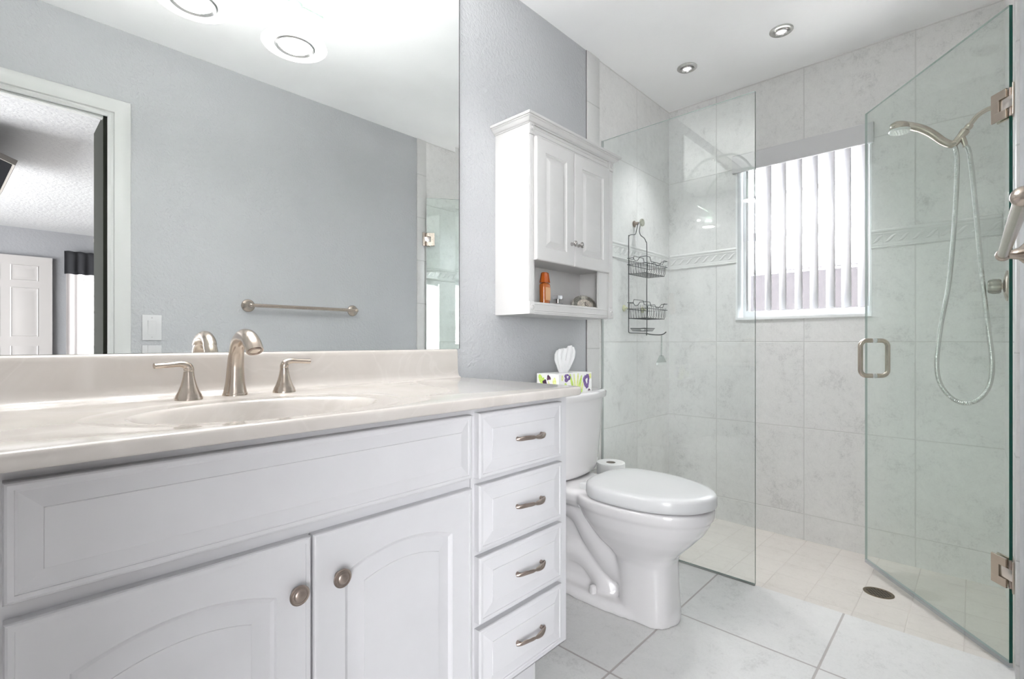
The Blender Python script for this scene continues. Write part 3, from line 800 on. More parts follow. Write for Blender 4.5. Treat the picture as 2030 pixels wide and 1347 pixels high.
# things on the open shelf
ZS = az0+.020
bt = thing('perfume_bottle', 'amber orange glass bottle with tapered cap on the cabinet shelf', 'bottle', (1.562, 1.285, ZS))
n = NT('amber_glass'); n.pbsdf((.62, .17, .03), .06, coat=.8, trans=.35, ior=1.4); M['amber'] = n.m
n = NT('amber_cap'); n.pbsdf((.58, .12, .01), .05, coat=1., trans=.25, ior=1.4); M['ambercap'] = n.m
def pill(cx, cy, a, b_, z, n=32, e=3.):
    out = []
    for i in range(n):
        t_ = 2*PI*i/n; c_, s_ = math.cos(t_), math.sin(t_)
        out.append((cx+a*abs(c_)**(2/e)*(1 if c_ >= 0 else -1), cy+b_*abs(s_)**(2/e)*(1 if s_ >= 0 else -1), z))
    return out
b = MB(); b.rings([pill(1.562, 1.285, a, c_, ZS+z) for a, c_, z in ((.018, .012, .001), (.0215, .015, .004), (.022, .0155, .02), (.0235, .0165, .09), (.024, .017, .105), (.0225, .016, .112), (.016, .013, .116))]); b.build('flask', 'amber', bt, ang=50)
b = MB(); b.rings([pill(1.562, 1.285, .0242, .0172, ZS+z) for z in (.0, .05, .068)], cap0=False, cap1=False)
b.b.free(); b = MB(); b.box(1.547, 1.577, 1.2675, 1.2685, ZS+.045, ZS+.098); b.build('label', simple('pale_amber_label', (.72, .42, .22), .3), bt, smooth=False)
b = MB(); b.rings([pill(1.562, 1.285, a, c_, ZS+z, 8, 2.3) for a, c_, z in ((.024, .018, .117), (.0245, .018, .120), (.018, .013, .157), (.016, .011, .160))]); b.build('cap', 'ambercap', bt, ang=20)
sb = thing('cologne_bottle', 'small clear bottle with square silver cap beside the amber bottle', 'bottle', (1.668, 1.30, ZS))
b = MB(); b.box(1.650, 1.688, 1.285, 1.315, ZS+.0005, ZS+.040, bev=.004); b.build('flask', simple('smoky_glass', (.30, .31, .32), .08, coat=.8), sb)
b = MB(); b.lathe([(.009, 0), (.009, .016)], (1.669, 1.30, ZS+.040), (0, 0, 1), 20); b.build('neck', 'chrome', sb)
b = MB(); b.box(1.651, 1.687, 1.285, 1.315, ZS+.056, ZS+.073, bev=.002); b.build('cap', simple('silver_white_cap', (.72, .72, .74), .15, .6), sb)
cl = thing('ornate_clock', 'oval silver filigree table clock at the right of the shelf', 'clock', (1.806, 1.262, ZS))
ccx, ccy, ccz = 1.806, 1.262, ZS+.037
b = MB()
def oval(a, c_, y, n=64): return [(ccx+a*math.cos(2*PI*i/n), y, ccz+c_*math.sin(2*PI*i/n)) for i in range(n)]
b.rings([oval(.085, .039, ccy+.008), oval(.088, .041, ccy), oval(.084, .038, ccy-.006), oval(.060, .027, ccy-.008), oval(.058, .025, ccy-.004)], True, True, False)
for i in range(40):
    a = 2*PI*i/40; c_, s_ = math.cos(a), math.sin(a)
    b.tube([(ccx+.062*c_, ccy-.009, ccz+.028*s_), (ccx+.086*c_, ccy-.006, ccz+.040*s_)], .0018, 6)
    b.sphere((ccx+.088*c_, ccy-.003, ccz+.041*s_), .0032, seg=8)
b.build('bezel', varied('old_silver', (.52, .50, .46), .35, .9, scale=80, amt=.3), cl)
b = MB(); b.rings([oval(.058, .026, ccy-.0045), oval(.030, .014, ccy-.006)], True, False, True); b.build('dial', varied('clock_dial', (.66, .60, .52), .4, scale=90, amt=.25), cl)
b = MB(); b.box(ccx-.0012, ccx+.0012, ccy-.0085, ccy-.0075, ccz, ccz+.015); b.box(ccx, ccx+.012, ccy-.0085, ccy-.0075, ccz-.0012, ccz+.0012)
for i in range(12):
    a = 2*PI*i/12; b.box(ccx+.024*math.cos(a)-.001, ccx+.024*math.cos(a)+.001, ccy-.0075, ccy-.0068, ccz+.0115*math.sin(a)-.0015, ccz+.0115*math.sin(a)+.0015)
b.build('clock_hands', 'dark', cl, smooth=False)

# ------------------------------------------------------------------ toilet
TX = 1.665
toi = thing('toilet', 'white two piece elongated toilet with closed lid', 'toilet', (TX, 1.05, 0))
def egg(yf, yb, hw, z, e=2.2, n=48, xc=TX, back=2.8, wide=.56):
    """outline: front tip yf, back yb, half width hw; widest point at fraction 'wide' from the front"""
    ym = lerp(yf, yb, wide); out = []
    for i in range(n):
        a = 2*PI*i/n; c_, s_ = math.cos(a), math.sin(a)
        if s_ <= 0: ee, L = e, ym-yf
        else: ee, L = back, yb-ym
        out.append((xc+hw*abs(c_)**(2/ee)*(1 if c_ >= 0 else -1), ym+L*abs(s_)**(2/ee)*(1 if s_ >= 0 else -1), z))
    return out
b = MB()
# foot flange
b.rings([egg(.757, 1.31, .112, .0, 2.4, back=2.6), egg(.755, 1.31, .114, .012, 2.4, back=2.6), egg(.757, 1.31, .112, .028, 2.4, back=2.6), egg(.768, 1.30, .100, .040, 2.4, back=2.6)])
# front column and bowl
sec = [(.0, .764, .975, .098, 3.2), (.05, .768, .975, .096, 3.2), (.12, .772, .975, .093, 3.2), (.205, .774, .99, .094, 3.), (.232, .764, 1.02, .104, 2.7), (.258, .742, 1.06, .119, 2.5), (.295, .706, 1.09, .142, 2.4), (.335, .671, 1.12, .161, 2.25), (.370, .652, 1.14, .171, 2.15), (.382, .650, 1.15, .173, 2.15), (.386, .641, 1.15, .179, 2.1), (.419, .637, 1.15, .183, 2.1), (.425, .643, 1.145, .177, 2.1)]
b.rings([egg(yf, yb, hw, z, e, back=2.6) for z, yf, yb, hw, e in sec])
# rear deck carrying the tank
b.rings([egg(1.02, 1.35, hw, z, 3, back=4, wide=.5) for z, hw in ((.34, .075), (.365, .112), (.39, .135), (.416, .145), (.426, .140), (.432, .125))])
# spine between the trapway halves
b.rings([egg(.93, 1.30, hw, z, 3, back=4, wide=.5) for z, hw in ((.02, .075), (.06, .050), (.2, .046), (.36, .05))])
# trapway tube
tp = smooth_path([(TX, 1.20, .345), (TX, 1.14, .315), (TX, 1.08, .235), (TX, 1.01, .165), (TX, .95, .145)], 6)
b.tube(tp, [.078]*len(tp), 24)
tp = smooth_path([(TX, 1.03, .03), (TX, 1.055, .09), (TX, 1.12, .145), (TX, 1.21, .15), (TX, 1.28, .09), (TX, 1.29, .03)], 6)
b.tube(tp, [.070]*len(tp), 24)
body = b.build('bowl', 'porcelain', toi)
m_ = body.modifiers.new('fuse', 'REMESH'); m_.mode = 'VOXEL'; m_.voxel_size = .0055; m_.use_smooth_shade = True
m_ = body.modifiers.new('soften', 'SMOOTH'); m_.factor = .5; m_.iterations = 9
b = MB()
b.lathe([(.015, 0), (.0145, .02), (.012, .031), (.006, .035), (.0005, .036)], (TX-.086, 1.06, .034), (0, 0, 1), 24)
b.build('bolt_cap', 'porcelain', toi)
# seat and lid
b = MB()
b.rings([egg(.650, 1.080, .170, z, 2.0, back=3.4, wide=.60) for z in (.426, .435)])
b.build('seat', 'plastic', toi, ang=50)
b = MB()
L_ = [(.176, .4340, .004), (.183, .4350, 0), (.1845, .440, -.002), (.1835, .466, -.001), (.181, .473, .002), (.174, .4775, .008), (.155, .480, .025), (.10, .482, .08), (.04, .483, .14)]
b.rings([egg(.632+i_, 1.085-i_*.6, hw, z, 1.98, back=3.0, wide=.61) for hw, z, i_ in L_]); b.build('lid', 'plastic', toi, ang=50)
for s_ in (-1, 1): b = MB(); b.box(TX+s_*.075-.022, TX+s_*.075+.022, 1.085, 1.12, .426, .452, bev=.006); b.build('lid_hinge', 'plastic', toi)
# tank: bowed front
def tank_ring(hw, yf, bow, z, yb=1.372, r=.02, n=20):
    pts = []
    for i in range(n+1):
        t_ = i/n; x = lerp(-hw, hw, t_)
        edge = max(0, abs(x)-(hw-r)); ry = (r-math.sqrt(max(0, r*r-edge*edge)))
        pts.append((TX+x, yf + bow*(x/hw)**2 + ry, z))
    pts += [(TX+hw, yb-.008, z), (TX+hw-.008, yb, z), (TX-hw+.008, yb, z), (TX-hw, yb-.008, z)]
    return pts
b = MB(); b.rings([tank_ring(hw, yf, bow, z) for z, hw, yf, bow in ((.4325, .150, 1.21, .03), (.436, .168, 1.196, .036), (.445, .186, 1.186, .040), (.47, .197, 1.180, .042), (.60, .212, 1.171, .044), (.762, .224, 1.163, .046))])
b.build('tank', 'porcelain', toi, ang=50)
b = MB(); b.rings([tank_ring(hw, yf, bow, z, 1.378, .024) for z, hw, yf, bow in ((.757, .224, 1.162, .046), (.758, .231, 1.154, .046), (.764, .234, 1.152, .046), (.778, .236, 1.150, .047), (.786, .235, 1.151, .047), (.790, .230, 1.157, .047))])
b.build('tank_lid', 'porcelain', toi, ang=50)

# ------------------------------------------------------------------ tissue box on the tank lid
ZT = .7905
tb = thing('tissue_box', 'floral tissue box with purple flowers on the toilet tank lid', 'tissue box', (1.635, 1.24, ZT))
tx0, tx1, ty0, ty1, tz1 = 1.525, 1.752, 1.183, 1.297, ZT+.082
mats = ['card', 'leaf', 'leaf2', 'purple', 'dkpurple']
M['card'] = simple('white_card', (.84, .84, .82), .5)
def wcol(name, a, c_): 
    n = NT(name); n.pbsdf(n.ramp(n.noise(n.pos(), 120, 3), [(.3, a), (.7, c_)]), .5); return n.m
M['leaf'] = wcol('print_lime', (.42, .66, .06), (.66, .78, .25)); M['leaf2'] = wcol('print_yellow_green', (.68, .72, .18), (.82, .84, .50))
M['purple'] = wcol('print_purple', (.10, .05, .20), (.27, .18, .40)); M['dkpurple'] = wcol('print_plum', (.035, .015, .04), (.16, .07, .13))
b = MB(); b.box(tx0, tx1, ty0, ty1, ZT, tz1, bev=.0008, seg=1)
BN = [0]
def blob(face, u, v, ru, rv, mi, wob=.2, hole=0, rot=0, lvl=1, n=18):
    pts = []; BN[0] += 1
    ph = random.random()*6
    for i in range(n):
        a = 2*PI*i/n; k = 1+wob*math.sin(3*a+ph)*.6+wob*random.uniform(-.5, .5)
        du, dv = ru*k*math.cos(a), rv*k*math.sin(a)
        du, dv = du*math.cos(rot)-dv*math.sin(rot), du*math.sin(rot)+dv*math.cos(rot)
        U = min(max(u+du, .001), (tx1-tx0 if face == 'f' else ty1-ty0)-.001); V = min(max(v+dv, .001), tz1-ZT-.001)
        e_ = .00012*lvl + BN[0]*.000012
        pts.append((tx0+U, ty0-e_, ZT+V) if face == 'f' else (tx0-e_, ty1-U, ZT+V))
    b.quad(pts, mi)
# front face (u from the left corner), then the end face (u from the back)
for u, v, ru, rv, mi, rot in ((.045, .028, .011, .018, 1, .2), (.022, .066, .006, .012, 2, 0), (.085, .045, .007, .042, 1, .35), (.105, .045, .006, .042, 2, .15), (.125, .045, .007, .042, 2, -.1), (.14, .035, .008, .04, 1, -.35), (.118, .012, .006, .02, 1, -.6), (.155, .02, .007, .026, 2, -.3), (.214, .066, .010, .012, 2, .3), (.15, .008, .01, .008, 1, .2)):
    blob('f', u, v, ru, rv, mi, .08, rot=rot)
blob('f', .055, .066, .021, .015, 3, .28, lvl=2); blob('f', .08, .01, .024, .011, 4, .3, lvl=2); blob('f', .056, .069, .006, .005, 0, .3, lvl=3)
blob('f', .187, .047, .022, .031, 3, .22, lvl=2, n=26); blob('f', .189, .048, .007, .011, 0, .3, lvl=3); blob('f', .207, .008, .008, .004, 4, .4, lvl=2)
for u, v, ru, rv, mi, rot in ((.02, .062, .010, .018, 1, .3), (.03, .05, .008, .018, 1, -.5), (.092, .05, .009, .018, 2, 0), (.07, .03, .004, .03, 2, .4)): blob('e', u, v, ru, rv, mi, .08, rot=rot)
for u, v, r_ in ((.062, .066, .010), (.043, .048, .011), (.025, .022, .011), (.07, .02, .015)): blob('e', u, v, r_, r_, 4 if u < .065 else 3, .3, lvl=2)
b.build('box', mats, tb, smooth=False)
b = MB(); b.rings([[(1.638+.05*math.cos(2*PI*i/24), 1.24+.022*math.sin(2*PI*i/24), tz1+.0003) for i in range(24)]], True, False, True)
b.build('opening', simple('opening_film', (.55, .55, .56), .4), tb, smooth=False)
b = MB(); rows = []
NZ, NX = 18, 40
for k in range(NZ+1):
    t_ = k/NZ; row = []
    for i in range(NX+1):
        s_ = i/NX
        wdt = interp([(0, .050), (.25, .082), (.6, .124), (.85, .130), (1, .112)], t_)
        x = 1.638 + (s_-.5)*wdt + .006*t_
        fold = .0065*math.sin(s_*21+1.5*t_)*(1-.3*t_) + .004*math.sin(s_*47+3*t_) + .012*math.sin(PI*s_)*math.cos(2.2*t_)
        ztop = .114 + .006*math.sin(s_*9+1)-.020*max(0, .35-s_)/.35
        row.append((x, 1.24+fold, tz1 - .006 + t_*ztop))
    rows.append(row)
b.rings(rows, False, False, False); o = b.build('tissue', 'tissue', tb, ang=80)
m_ = o.modifiers.new('thick', 'SOLIDIFY'); m_.thickness = .0008

# ------------------------------------------------------------------ toilet roll on its stand
RX, RY = 1.955, 1.215
ts = thing('toilet_roll_stand', 'slim metal roll stand between toilet and shower glass', 'stand', (RX, RY, 0))
b = MB(); b.lathe([(.075, 0), (.075, .006), (.070, .009), (.01, .010)], (RX, RY, 0), (0, 0, 1), 32); b.build('base', 'satin', ts)
b = MB(); b.lathe([(.008, .009), (.008, .43)], (RX, RY, 0), (0, 0, 1), 16); b.build('post', 'satin', ts)
b = MB(); b.lathe([(.055, .332), (.058, .334), (.058, .338), (.010, .338)], (RX, RY, 0), (0, 0, 1), 32); b.build('tray', 'satin', ts)
tr = thing('toilet_roll', 'white toilet paper roll standing behind the toilet seat', 'toilet roll', (RX, RY, .339))
b = MB(); b.lathe([(.021, .001), (.063, .001), (.0645, .003), (.0645, .104), (.063, .107), (.045, .1075), (.022, .1065), (.021, .105)], (RX, RY, .339), (0, 0, 1), 48, cap0=False, cap1=False); b.build('paper', 'paper', tr, ang=35)
b = MB(); b.lathe([(.0205, .002), (.0205, .106)], (RX, RY, .339), (0, 0, 1), 32, cap0=False, cap1=False); b.build('core', simple('cardboard', (.42, .38, .33), .9), tr)

# ------------------------------------------------------------------ shower glass
fp = thing('fixed_glass_panel', 'fixed frameless shower glass panel beside the toilet', 'glass panel', (XG, 1.0, 0))
b = MB(); px0, px1 = XG-.005, XG+.005
b.box(px0, px1, .649, D-.009, .006, 2.03)
for f in b.b.faces:
    nrm = f.normal; f.normal_update()
    if abs(f.normal.x) < .5: f.material_index = 2 if f.normal.z > .5 else 1
b.build('pane', ['glass', simple('grey_green_glass_edge', (.09, .13, .12), .15, spec=.6), 'glass_edge_top'], fp, smooth=False)
MB().box(px0-.001, px1+.001, .650, D-.009, .0005, .0058).build('bottom_seal', simple('grey_seal', (.30, .31, .29), .5), fp, smooth=False)
MB().box(px0-.001, px1+.001, D-.0092, D-.0035, .012, 2.03).build('wall_seal', simple('grey_silicone', (.38, .40, .39), .4), fp, smooth=False)

# glass door standing open into the shower
HX, HY = 2.130, -.085
FX, FY = 2.705, .350
dl_ = math.hypot(FX-HX, FY-HY); dvec = Vector(((FX-HX)/dl_, (FY-HY)/dl_, 0)); nvec = Vector((-dvec.y, dvec.x, 0))
gd = thing('glass_shower_door', 'frameless glass shower door standing open into the shower', 'shower door', (HX, HY, 0))
def dbox(b, s0, s1, n0, n1, z0, z1, mi=0, bev=0):
    k0 = len(b.b.verts)
    old = set(b.b.verts); b.box(s0, s1, n0, n1, z0, z1, mi, bev)
    for v in b.b.verts:
        if v not in old: v.co = Vector((HX, HY, 0)) + dvec*v.co.x + nvec*v.co.y + Vector((0, 0, v.co.z))
def DP(s_, n_, z): return Vector((HX, HY, 0)) + dvec*s_ + nvec*n_ + Vector((0, 0, z))
b = MB(); dbox(b, 0, dl_, -.005, .005, .020, 2.03)
for f in b.b.faces:
    f.normal_update(); d_ = abs(f.normal.dot(nvec))
    if d_ < .5: f.material_index = 1 if f.normal.dot(dvec) < -.5 else 2
b.build('pane', ['glass_door', 'glass_edge', 'glass_edge_top'], gd, smooth=False)
b = MB(); dbox(b, 0, dl_, -.0058, .0058, .006, .0205); b.build('sweep', glass_mat('clear_vinyl_sweep', (.80, .82, .85), 1.45, .2), gd, smooth=False)
for zc in (1.734, .291):
    b = MB()
    for s_ in (-1, 1):
        a, c_ = (.0052, .0115) if s_ > 0 else (-.0115, -.0052)
        dbox(b, .004, .057, a, c_, zc-.045, zc-.018, bev=.001); dbox(b, .004, .057, a, c_, zc+.018, zc+.045, bev=.001); dbox(b, .029, .057, a, c_, zc-.019, zc+.019, bev=.001)
    h = b.build('hinge', 'nickel', gd, smooth=False)
    b = MB(); dbox(b, -.016, .026, -.0085, .0085, zc-.0175, zc+.0175, bev=.002); b.build('knuckle', simple('pale_nickel', (.74, .69, .65), .22, 1.), h)
    b = MB(); b.box(HX-.032, HX+.032, YO+.0085, YO+.0135, zc-.048, zc+.048, bev=.0015); b.build('wall_leaf', 'nickel', h, smooth=False)
    b = MB(); b.tube([DP(.0, 0, zc-.043), DP(.0, 0, zc+.043)], .0055, 16); b.build('hinge_pin', 'nickel_dark', h)
# back-to-back pull handle
for s_ in (-1, 1):
    b = MB(); zc, sh, off = .929, dl_-.056, .056
    half = .0775
    P_ = []
    P_.append(DP(sh, s_*.006, zc+half)); P_.append(DP(sh, s_*(off-.026), zc+half))
    for k in range(1, 8):
        a = PI/2*k/8; P_.append(DP(sh, s_*(off-.026+.026*math.sin(a)), zc+half-.026+.026*math.cos(a)))
    P_.append(DP(sh, s_*off, zc+half-.026))
    P_ += [DP(sh, s_*off, zc-half+.026)]
    for k in range(1, 8):
        a = PI/2*k/8; P_.append(DP(sh, s_*(off-.026+.026*math.cos(a)), zc-half+.026-.026*math.sin(a)))
    P_ += [DP(sh, s_*(off-.026), zc-half), DP(sh, s_*.006, zc-half)]
    b.tube(P_, .0098, 18); h = b.build('pull_handle', 'nickel', gd, ang=60)
    b = MB()
    for zz in (zc+half, zc-half): b.tube([DP(sh, s_*.0052, zz), DP(sh, s_*.0085, zz)], .0106, 18)
    b.build('washer', 'plastic', h)

# ------------------------------------------------------------------ shower head and hose
SX = 2.64
sh = thing('hand_shower', 'nickel hand shower on its arm with a ribbed hose loop', 'shower head', (SX, YO, 1.87))
b = MB(); p = smooth_path([(SX, YO+.003, 1.903), (SX, -0.0745, 1.9038), (SX, -0.0466, 1.9027), (SX, -0.0166, 1.8882), (SX, 0.0041, 1.8613), (SX, 0.0145, 1.8437)], 6); b.tube(p, .0085, 16)
b.lathe([(.030, 0), (.029, .005), (.012, .010)], (SX, YO+.0025, 1.903), (0, 1, 0), 24); b.build('shower_arm', 'nickel', sh)
b = MB()
ax = (Vector((SX, 0.0538, 1.7919))-Vector((SX, 0.0104, 1.8510))).normalized(); c0 = Vector((SX, 0.0062, 1.8572))
b.lathe([(.0125, 0), (.013, .012), (.0115, .014), (.0115, .020), (.0155, .024), (.0155, .036), (.014, .040), (.013, .052), (.013, .080)], c0, ax, 20)
b.tube([(SX, 0.0311, 1.8178), (SX, 0.0228, 1.7888), (SX, 0.0207, 1.7743)], [.010, .009, .0085], 14)
b.build('swivel_bracket', 'nickel', sh)
b = MB()
p = smooth_path([(SX, 0.0476, 1.7950), (SX, 0.0642, 1.7950), (SX, 0.0880, 1.8137), (SX, 0.1191, 1.8510), (SX, 0.1501, 1.8810), (SX, 0.1812, 1.9006), (SX, 0.2122, 1.9151), (SX, 0.2360, 1.9172), (SX, 0.2526, 1.9089)], 6); m = len(p)
b.tube(p, None, 22, flat=[(interp([(0, .014), (.15, .0145), (.5, .0175), (.7, .020), (.85, .033), (.95, .033), (1, .020)], i/(m-1)), interp([(0, .0135), (.15, .0145), (.5, .0165), (.7, .0165), (.85, .021), (.95, .020), (1, .012)], i/(m-1))) for i in range(m)])
hd = Vector((0, .05, -1)).normalized()
b.lathe([(.010, -.032), (.026, -.024), (.036, -.012), (.038, 0), (.038, .006), (.034, .008)], (SX, 0.2236, 1.9027), hd, 32)
hs = b.build('handpiece', 'nickel', sh, ang=60)
b = MB(); b.lathe([(.039, .003), (.040, .008), (.037, .013), (.0001, .014)], (SX, 0.2236, 1.9027), hd, 32, cap1=False)
for r_, k_ in ((.01, 6), (.02, 12), (.03, 18)):
    for i in range(k_):
        a = 2*PI*i/k_; b.sphere((SX+r_*math.cos(a), .2238+r_*math.sin(a), 1.8877), .0018, seg=6)
b.build('spray_face', simple('white_spray_face', (.80, .80, .78), .2), hs)
b = MB()
hp = smooth_path([(SX, 0.0538, 1.7888), (SX, 0.0476, 1.7609), (SX, 0.0445, 1.7039), (SX, 0.0518, 1.5021), (SX, 0.0694, 1.2412), (SX, 0.0952, 1.0590), (SX, 0.1066, 0.9150), (SX, 0.0963, 0.8322), (SX, 0.0642, 0.7784), (SX, 0.0238, 0.7577), (SX, -0.0186, 0.7784), (SX, -0.0466, 0.8322), (SX, -0.0549, 0.9192), (SX, -0.0456, 1.0362), (SX, -0.0280, 1.2329), (SX, -0.0104, 1.4907), (SX, 0.0041, 1.6926), (SX, 0.0124, 1.7609), (SX, 0.0207, 1.7764)], 60)
# resample evenly
L = [0]
for a_, c_ in zip(hp, hp[1:]): L.append(L[-1]+(c_-a_).length)
step = .0015; q = []; j = 0; s_ = 0
while s_ < L[-1]:
    while L[j+1] < s_: j += 1
    q.append(hp[j].lerp(hp[j+1], (s_-L[j])/max(1e-9, L[j+1]-L[j]))); s_ += step
b.tube(q, [.0086 if (i//2) % 2 else .0076 for i in range(len(q))], 10); b.build('hose', 'satin', sh, ang=180)

sv = thing('shower_valve', 'nickel shower valve with fluted knob behind the glass door', 'valve', (SX, YO, 1.207))
b = MB(); b.lathe([(.058, 0), (.058, .003), (.054, .007), (.030, .012), (.012, .014), (.012, .020)], (SX, YO+.0025, 1.214), (0, 1, 0), 40); b.build('escutcheon', 'nickel', sv)
b = MB()
rings = []
for yv_, r_ in ((-.080, .024), (-.074, .029), (-.056, .029), (-.045, .025), (-.042, .020)):
    rings.append([(SX+(r_*(1-.14*(.5+.5*math.cos(6*2*PI*i/72))**2))*math.cos(2*PI*i/72), yv_, 1.214+(r_*(1-.14*(.5+.5*math.cos(6*2*PI*i/72))**2))*math.sin(2*PI*i/72)) for i in range(72)])
b.rings(rings); b.build('knob', simple('smoky_clear_knob', (.40, .38, .33), .12, .7), sv, ang=50)

# ------------------------------------------------------------------ floor drain
dn = thing('floor_drain', 'round bronze grid drain in the shower floor', 'drain', (2.457, .277, -.015))
zf = lambda x: -.002 - .033*(x-2.15)/(XF-2.15)
b = MB(); zz = zf(2.457)
nrm = Vector((.0434, 0, 1)).normalized()
b.lathe([(.052, -.004), (.052, .0015), (.049, .0022), (.044, .0018), (.043, .0008), (.0001, .0008)], (2.457, .277, zz), nrm, 40, cap1=False)
b.build('rim', simple('bronze_drain', (.20, .16, .11), .4, .9), dn)
b = MB()
q = nrm.to_track_quat('Z', 'Y')
for i in range(-3, 4):
    for j in range(-3, 4):
        u, v_ = i*.0125 + (.006 if j % 2 else 0), j*.0115
        if u*u+v_*v_ < .040**2:
            c_ = Vector((2.457, .277, zz)) + q @ Vector((u, v_, .0012))
            b.rings([[c_ + q @ Vector((.0042*math.cos(2*PI*k/10), .0042*math.sin(2*PI*k/10), 0)) for k in range(10)]], True, False, True)
b.build('holes', 'dark', dn, smooth=False)

# ------------------------------------------------------------------ towel bar on the opposite wall
tw_ = thing('towel_bar', 'brushed nickel towel bar with round mounts on the wall', 'towel bar', (1.25, YO, 1.197))
b = MB(); b.tube([(.955, -.050, 1.197), (1.560, -.050, 1.197)], .0098, 20); b.build('bar', 'nickel', tw_)
for x in (.949, 1.562):
    b = MB(); b.lathe([(.034, 0), (.034, .006), (.031, .009), (.026, .011), (.022, .018), (.013, .026), (.010, .036), (.010, .040)], (x, YO+.0005, 1.197), (0, 1, 0), 32)
    b.sphere((x, -.050, 1.197), .0140, (1, 1, 1)); b.build('mount', 'nickel', tw_, ang=50)

# ------------------------------------------------------------------ wall switch
sw = thing('light_switch', 'white rocker light switch plate beside the door casing', 'switch', (.5225, YO, 1.069))
b = MB(); b.box(.484, .561, YO+.0005, YO+.006, 1.008, 1.130, bev=.002); b.build('plate', 'plastic', sw)
b = MB(); b.rings([[(.506, YO+y, 1.036), (.539, YO+y, 1.036), (.539, YO+y2, 1.102), (.506, YO+y2, 1.102)] for y, y2 in ((.006, .006), (.0065, .0105))]); b.build('rocker', 'plastic', sw, smooth=False)
b = MB()
for z in (1.023, 1.116): b.lathe([(.003, 0), (.003, .0008), (.0001, .001)], (.5225, YO+.006, z), (0, 1, 0), 12, cap1=False)
b.box(.5055, .5395, YO+.0059, YO+.0063, 1.0355, 1.1025)
b.build('screw', simple('grey_screw', (.45, .45, .45), .4), sw)

# ------------------------------------------------------------------ shower caddy
M['wire'] = simple('dark_grey_wire', (.10, .105, .105), .4, .6)
cd = thing('shower_caddy', 'dark wire shower caddy with two baskets hanging on the tile', 'shower caddy', (2.48, D, 1.66))
cxm, yb_ = 2.474, 1.362
fl_, frr = 2.372, 2.576
b = MB()
def W(pts, r=.0024, n=8, closed=False): b.tube(pts, r, n, closed=closed)
W(smooth_path([(cxm-.014, 1.355, 1.655), (cxm-.016, yb_, 1.625), (cxm-.03, yb_, 1.598), (cxm-.075, yb_, 1.588), (fl_+.006, yb_, 1.578), (fl_, yb_, 1.555), (fl_, yb_, 1.30), (fl_, yb_, 1.08), (fl_, yb_, 1.058), (fl_+.015, yb_, 1.050), (cxm, yb_, 1.050), (frr-.015, yb_, 1.050), (frr, yb_, 1.060), (frr, yb_, 1.30), (frr, yb_, 1.545), (frr-.012, yb_, 1.575), (cxm+.07, yb_, 1.592), (cxm+.030, yb_, 1.602), (cxm+.016, yb_, 1.625), (cxm+.012, 1.355, 1.655), (cxm, 1.353, 1.668), (cxm-.013, 1.355, 1.656)], 5))
b.build('frame', 'wire', cd)
def basket(zt, hb):
    """wire basket: rim at zt, depth hb, in front of the frame"""
    global b
    b = MB(); x0_, x1_, yb0, yf0 = 2.352, 2.596, 1.358, 1.248
    ze = zt+.022
    # raised back-and-side rim
    top_ = [(x0_, yb0, ze), (x0_, yb0-.035, ze), (x0_, yb0-.045, zt+.004), (x0_, yf0+.05, zt+.004), (x0_, yf0+.035, ze), (x0_, yf0, ze)]
    W(top_, .0018); W([(x1_, y, z) for x, y, z in top_], .0018)
    W([(x0_, yf0, ze), (x0_+.04, yf0, ze), (x0_+.055, yf0, zt), (x1_-.055, yf0, zt), (x1_-.04, yf0, ze), (x1_, yf0, ze)], .0018)
    W([(x0_, yb0, ze+.0), (x0_+.06, yb0, ze), (x0_+.07, yb0, ze+.022), (x1_-.07, yb0, ze+.022), (x1_-.06, yb0, ze), (x1_, yb0, ze)], .0018)
    for z_, r_ in ((zt-.012, .0020), (zt-hb, .0018)):
        i_ = 0 if z_ > zt-.02 else .012
        W([(x0_+i_, yb0, z_), (x1_-i_, yb0, z_), (x1_-i_, yf0+i_, z_), (x0_+i_, yf0+i_, z_)], r_, closed=True)
    for k in range(11):
        x = lerp(x0_+.02, x1_-.02, k/10)
        W([(x, yb0, ze-.004), (x, yb0, zt-hb), (x, yf0+.012, zt-hb), (x, yf0+.002, zt-hb+.012), (x, yf0, zt-.002)], .0011, 6)
    for k in range(6):
        y = lerp(yb0-.015, yf0+.015, k/5)
        W([(x0_, y, zt-.012), (x0_+.012, y, zt-hb)], .0011, 6); W([(x1_, y, zt-.012), (x1_-.012, y, zt-hb)], .0011, 6)
    return b.build('basket', 'wire', cd)
basket(1.430, .062); basket(1.190, .062)
b = MB()
sx0, sx1 = 2.392, 2.50
W([(sx0, yb_, 1.074), (sx1, yb_, 1.074), (sx1, 1.275, 1.074), (sx0, 1.275, 1.074)], .002, closed=True)
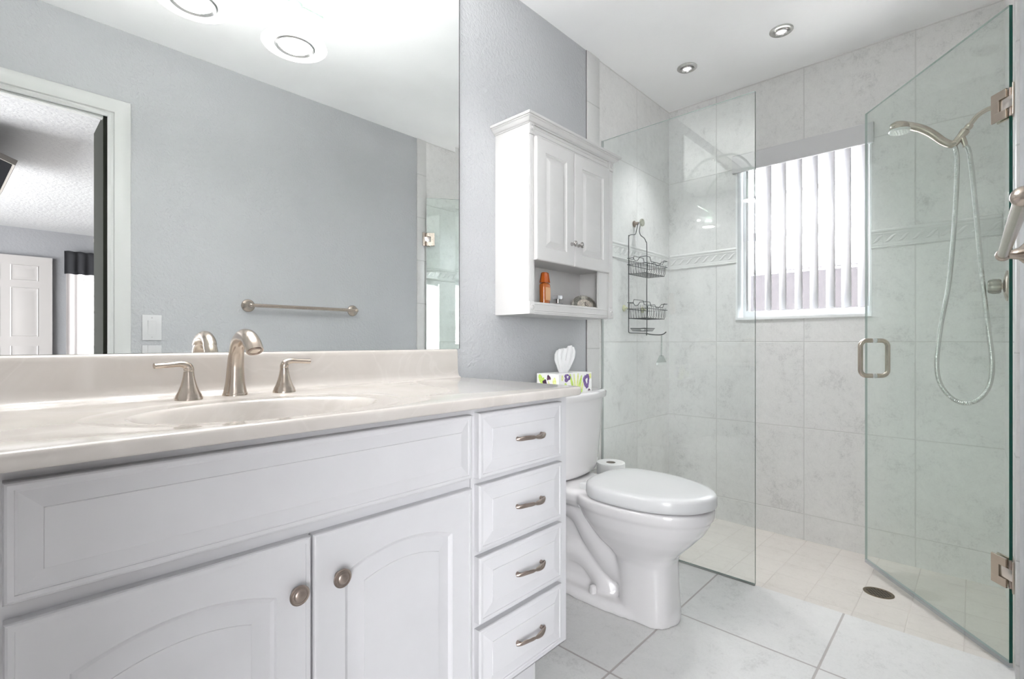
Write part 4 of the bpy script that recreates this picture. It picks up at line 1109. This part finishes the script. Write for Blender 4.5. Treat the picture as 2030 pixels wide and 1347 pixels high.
for k in range(9):
    x = lerp(sx0+.006, sx1-.006, k/8); W([(x, yb_, 1.074), (x, yb_-.01, 1.060), (x, 1.285, 1.060), (x, 1.275, 1.074)], .0013, 6)
b.build('soap_dish', 'wire', cd)
b = MB(); W(smooth_path([(frr-.01, yb_, 1.050), (frr-.006, 1.34, 1.044), (frr, 1.29, 1.040), (frr, 1.262, 1.044), (frr, 1.245, 1.056)], 5), .003); b.build('razor_hook', 'wire', cd)
M['vinyl'] = simple('pale_yellow_vinyl', (.62, .62, .42), .35)
for x in (fl_, frr): b = MB(); b.lathe([(.018, 0), (.017, .003), (.007, .008), (.005, .020)], (x-.008, D-.0025, 1.185), (0, -1, 0), 24); b.build('suction_cup', 'vinyl', cd)
kn = thing('caddy_wall_knob', 'round nickel knob on the tile holding the wire caddy', 'hook', (cxm, D, 1.662))
b = MB(); b.lathe([(.018, 0), (.018, .004), (.009, .008), (.008, .026)], (cxm, D-.0025, 1.664), (0, -1, 0), 24); b.build('stem', 'nickel_dark', kn)
b = MB(); b.lathe([(.008, .032), (.019, .036), (.022, .042), (.020, .048), (.012, .051), (.0001, .052)], (cxm, D-.0085, 1.664), (0, -1, 0), 28, cap1=False); b.build('cap', simple('pale_chrome_knob', (.62, .62, .52), .15, .9), kn)
# little clear squeegee hanging from the hook
sq = thing('shower_squeegee', 'clear plastic squeegee hanging below the wire caddy', 'squeegee', (frr+.004, 1.27, 1.04))
M['clearpl'] = glass_mat('clear_plastic', (.80, .83, .82), 1.5, .1)
b = MB(); b.tube([(frr, 1.272, 1.037), (frr, 1.273, .92)], .004, 10); b.build('handle', 'clearpl', sq)
b = MB(); b.rings([[(frr-.012, 1.268, .925), (frr+.012, 1.268, .925), (frr+.012, 1.278, .925), (frr-.012, 1.278, .925)], [(frr-.052, 1.268, .885), (frr+.052, 1.268, .885), (frr+.052, 1.278, .885), (frr-.052, 1.278, .885)]]); b.build('blade_holder', 'clearpl', sq, smooth=False)
MB().box(frr-.055, frr+.055, 1.269, 1.277, .872, .885).build('blade', simple('white_rubber', (.75, .76, .75), .5), sq, smooth=False)
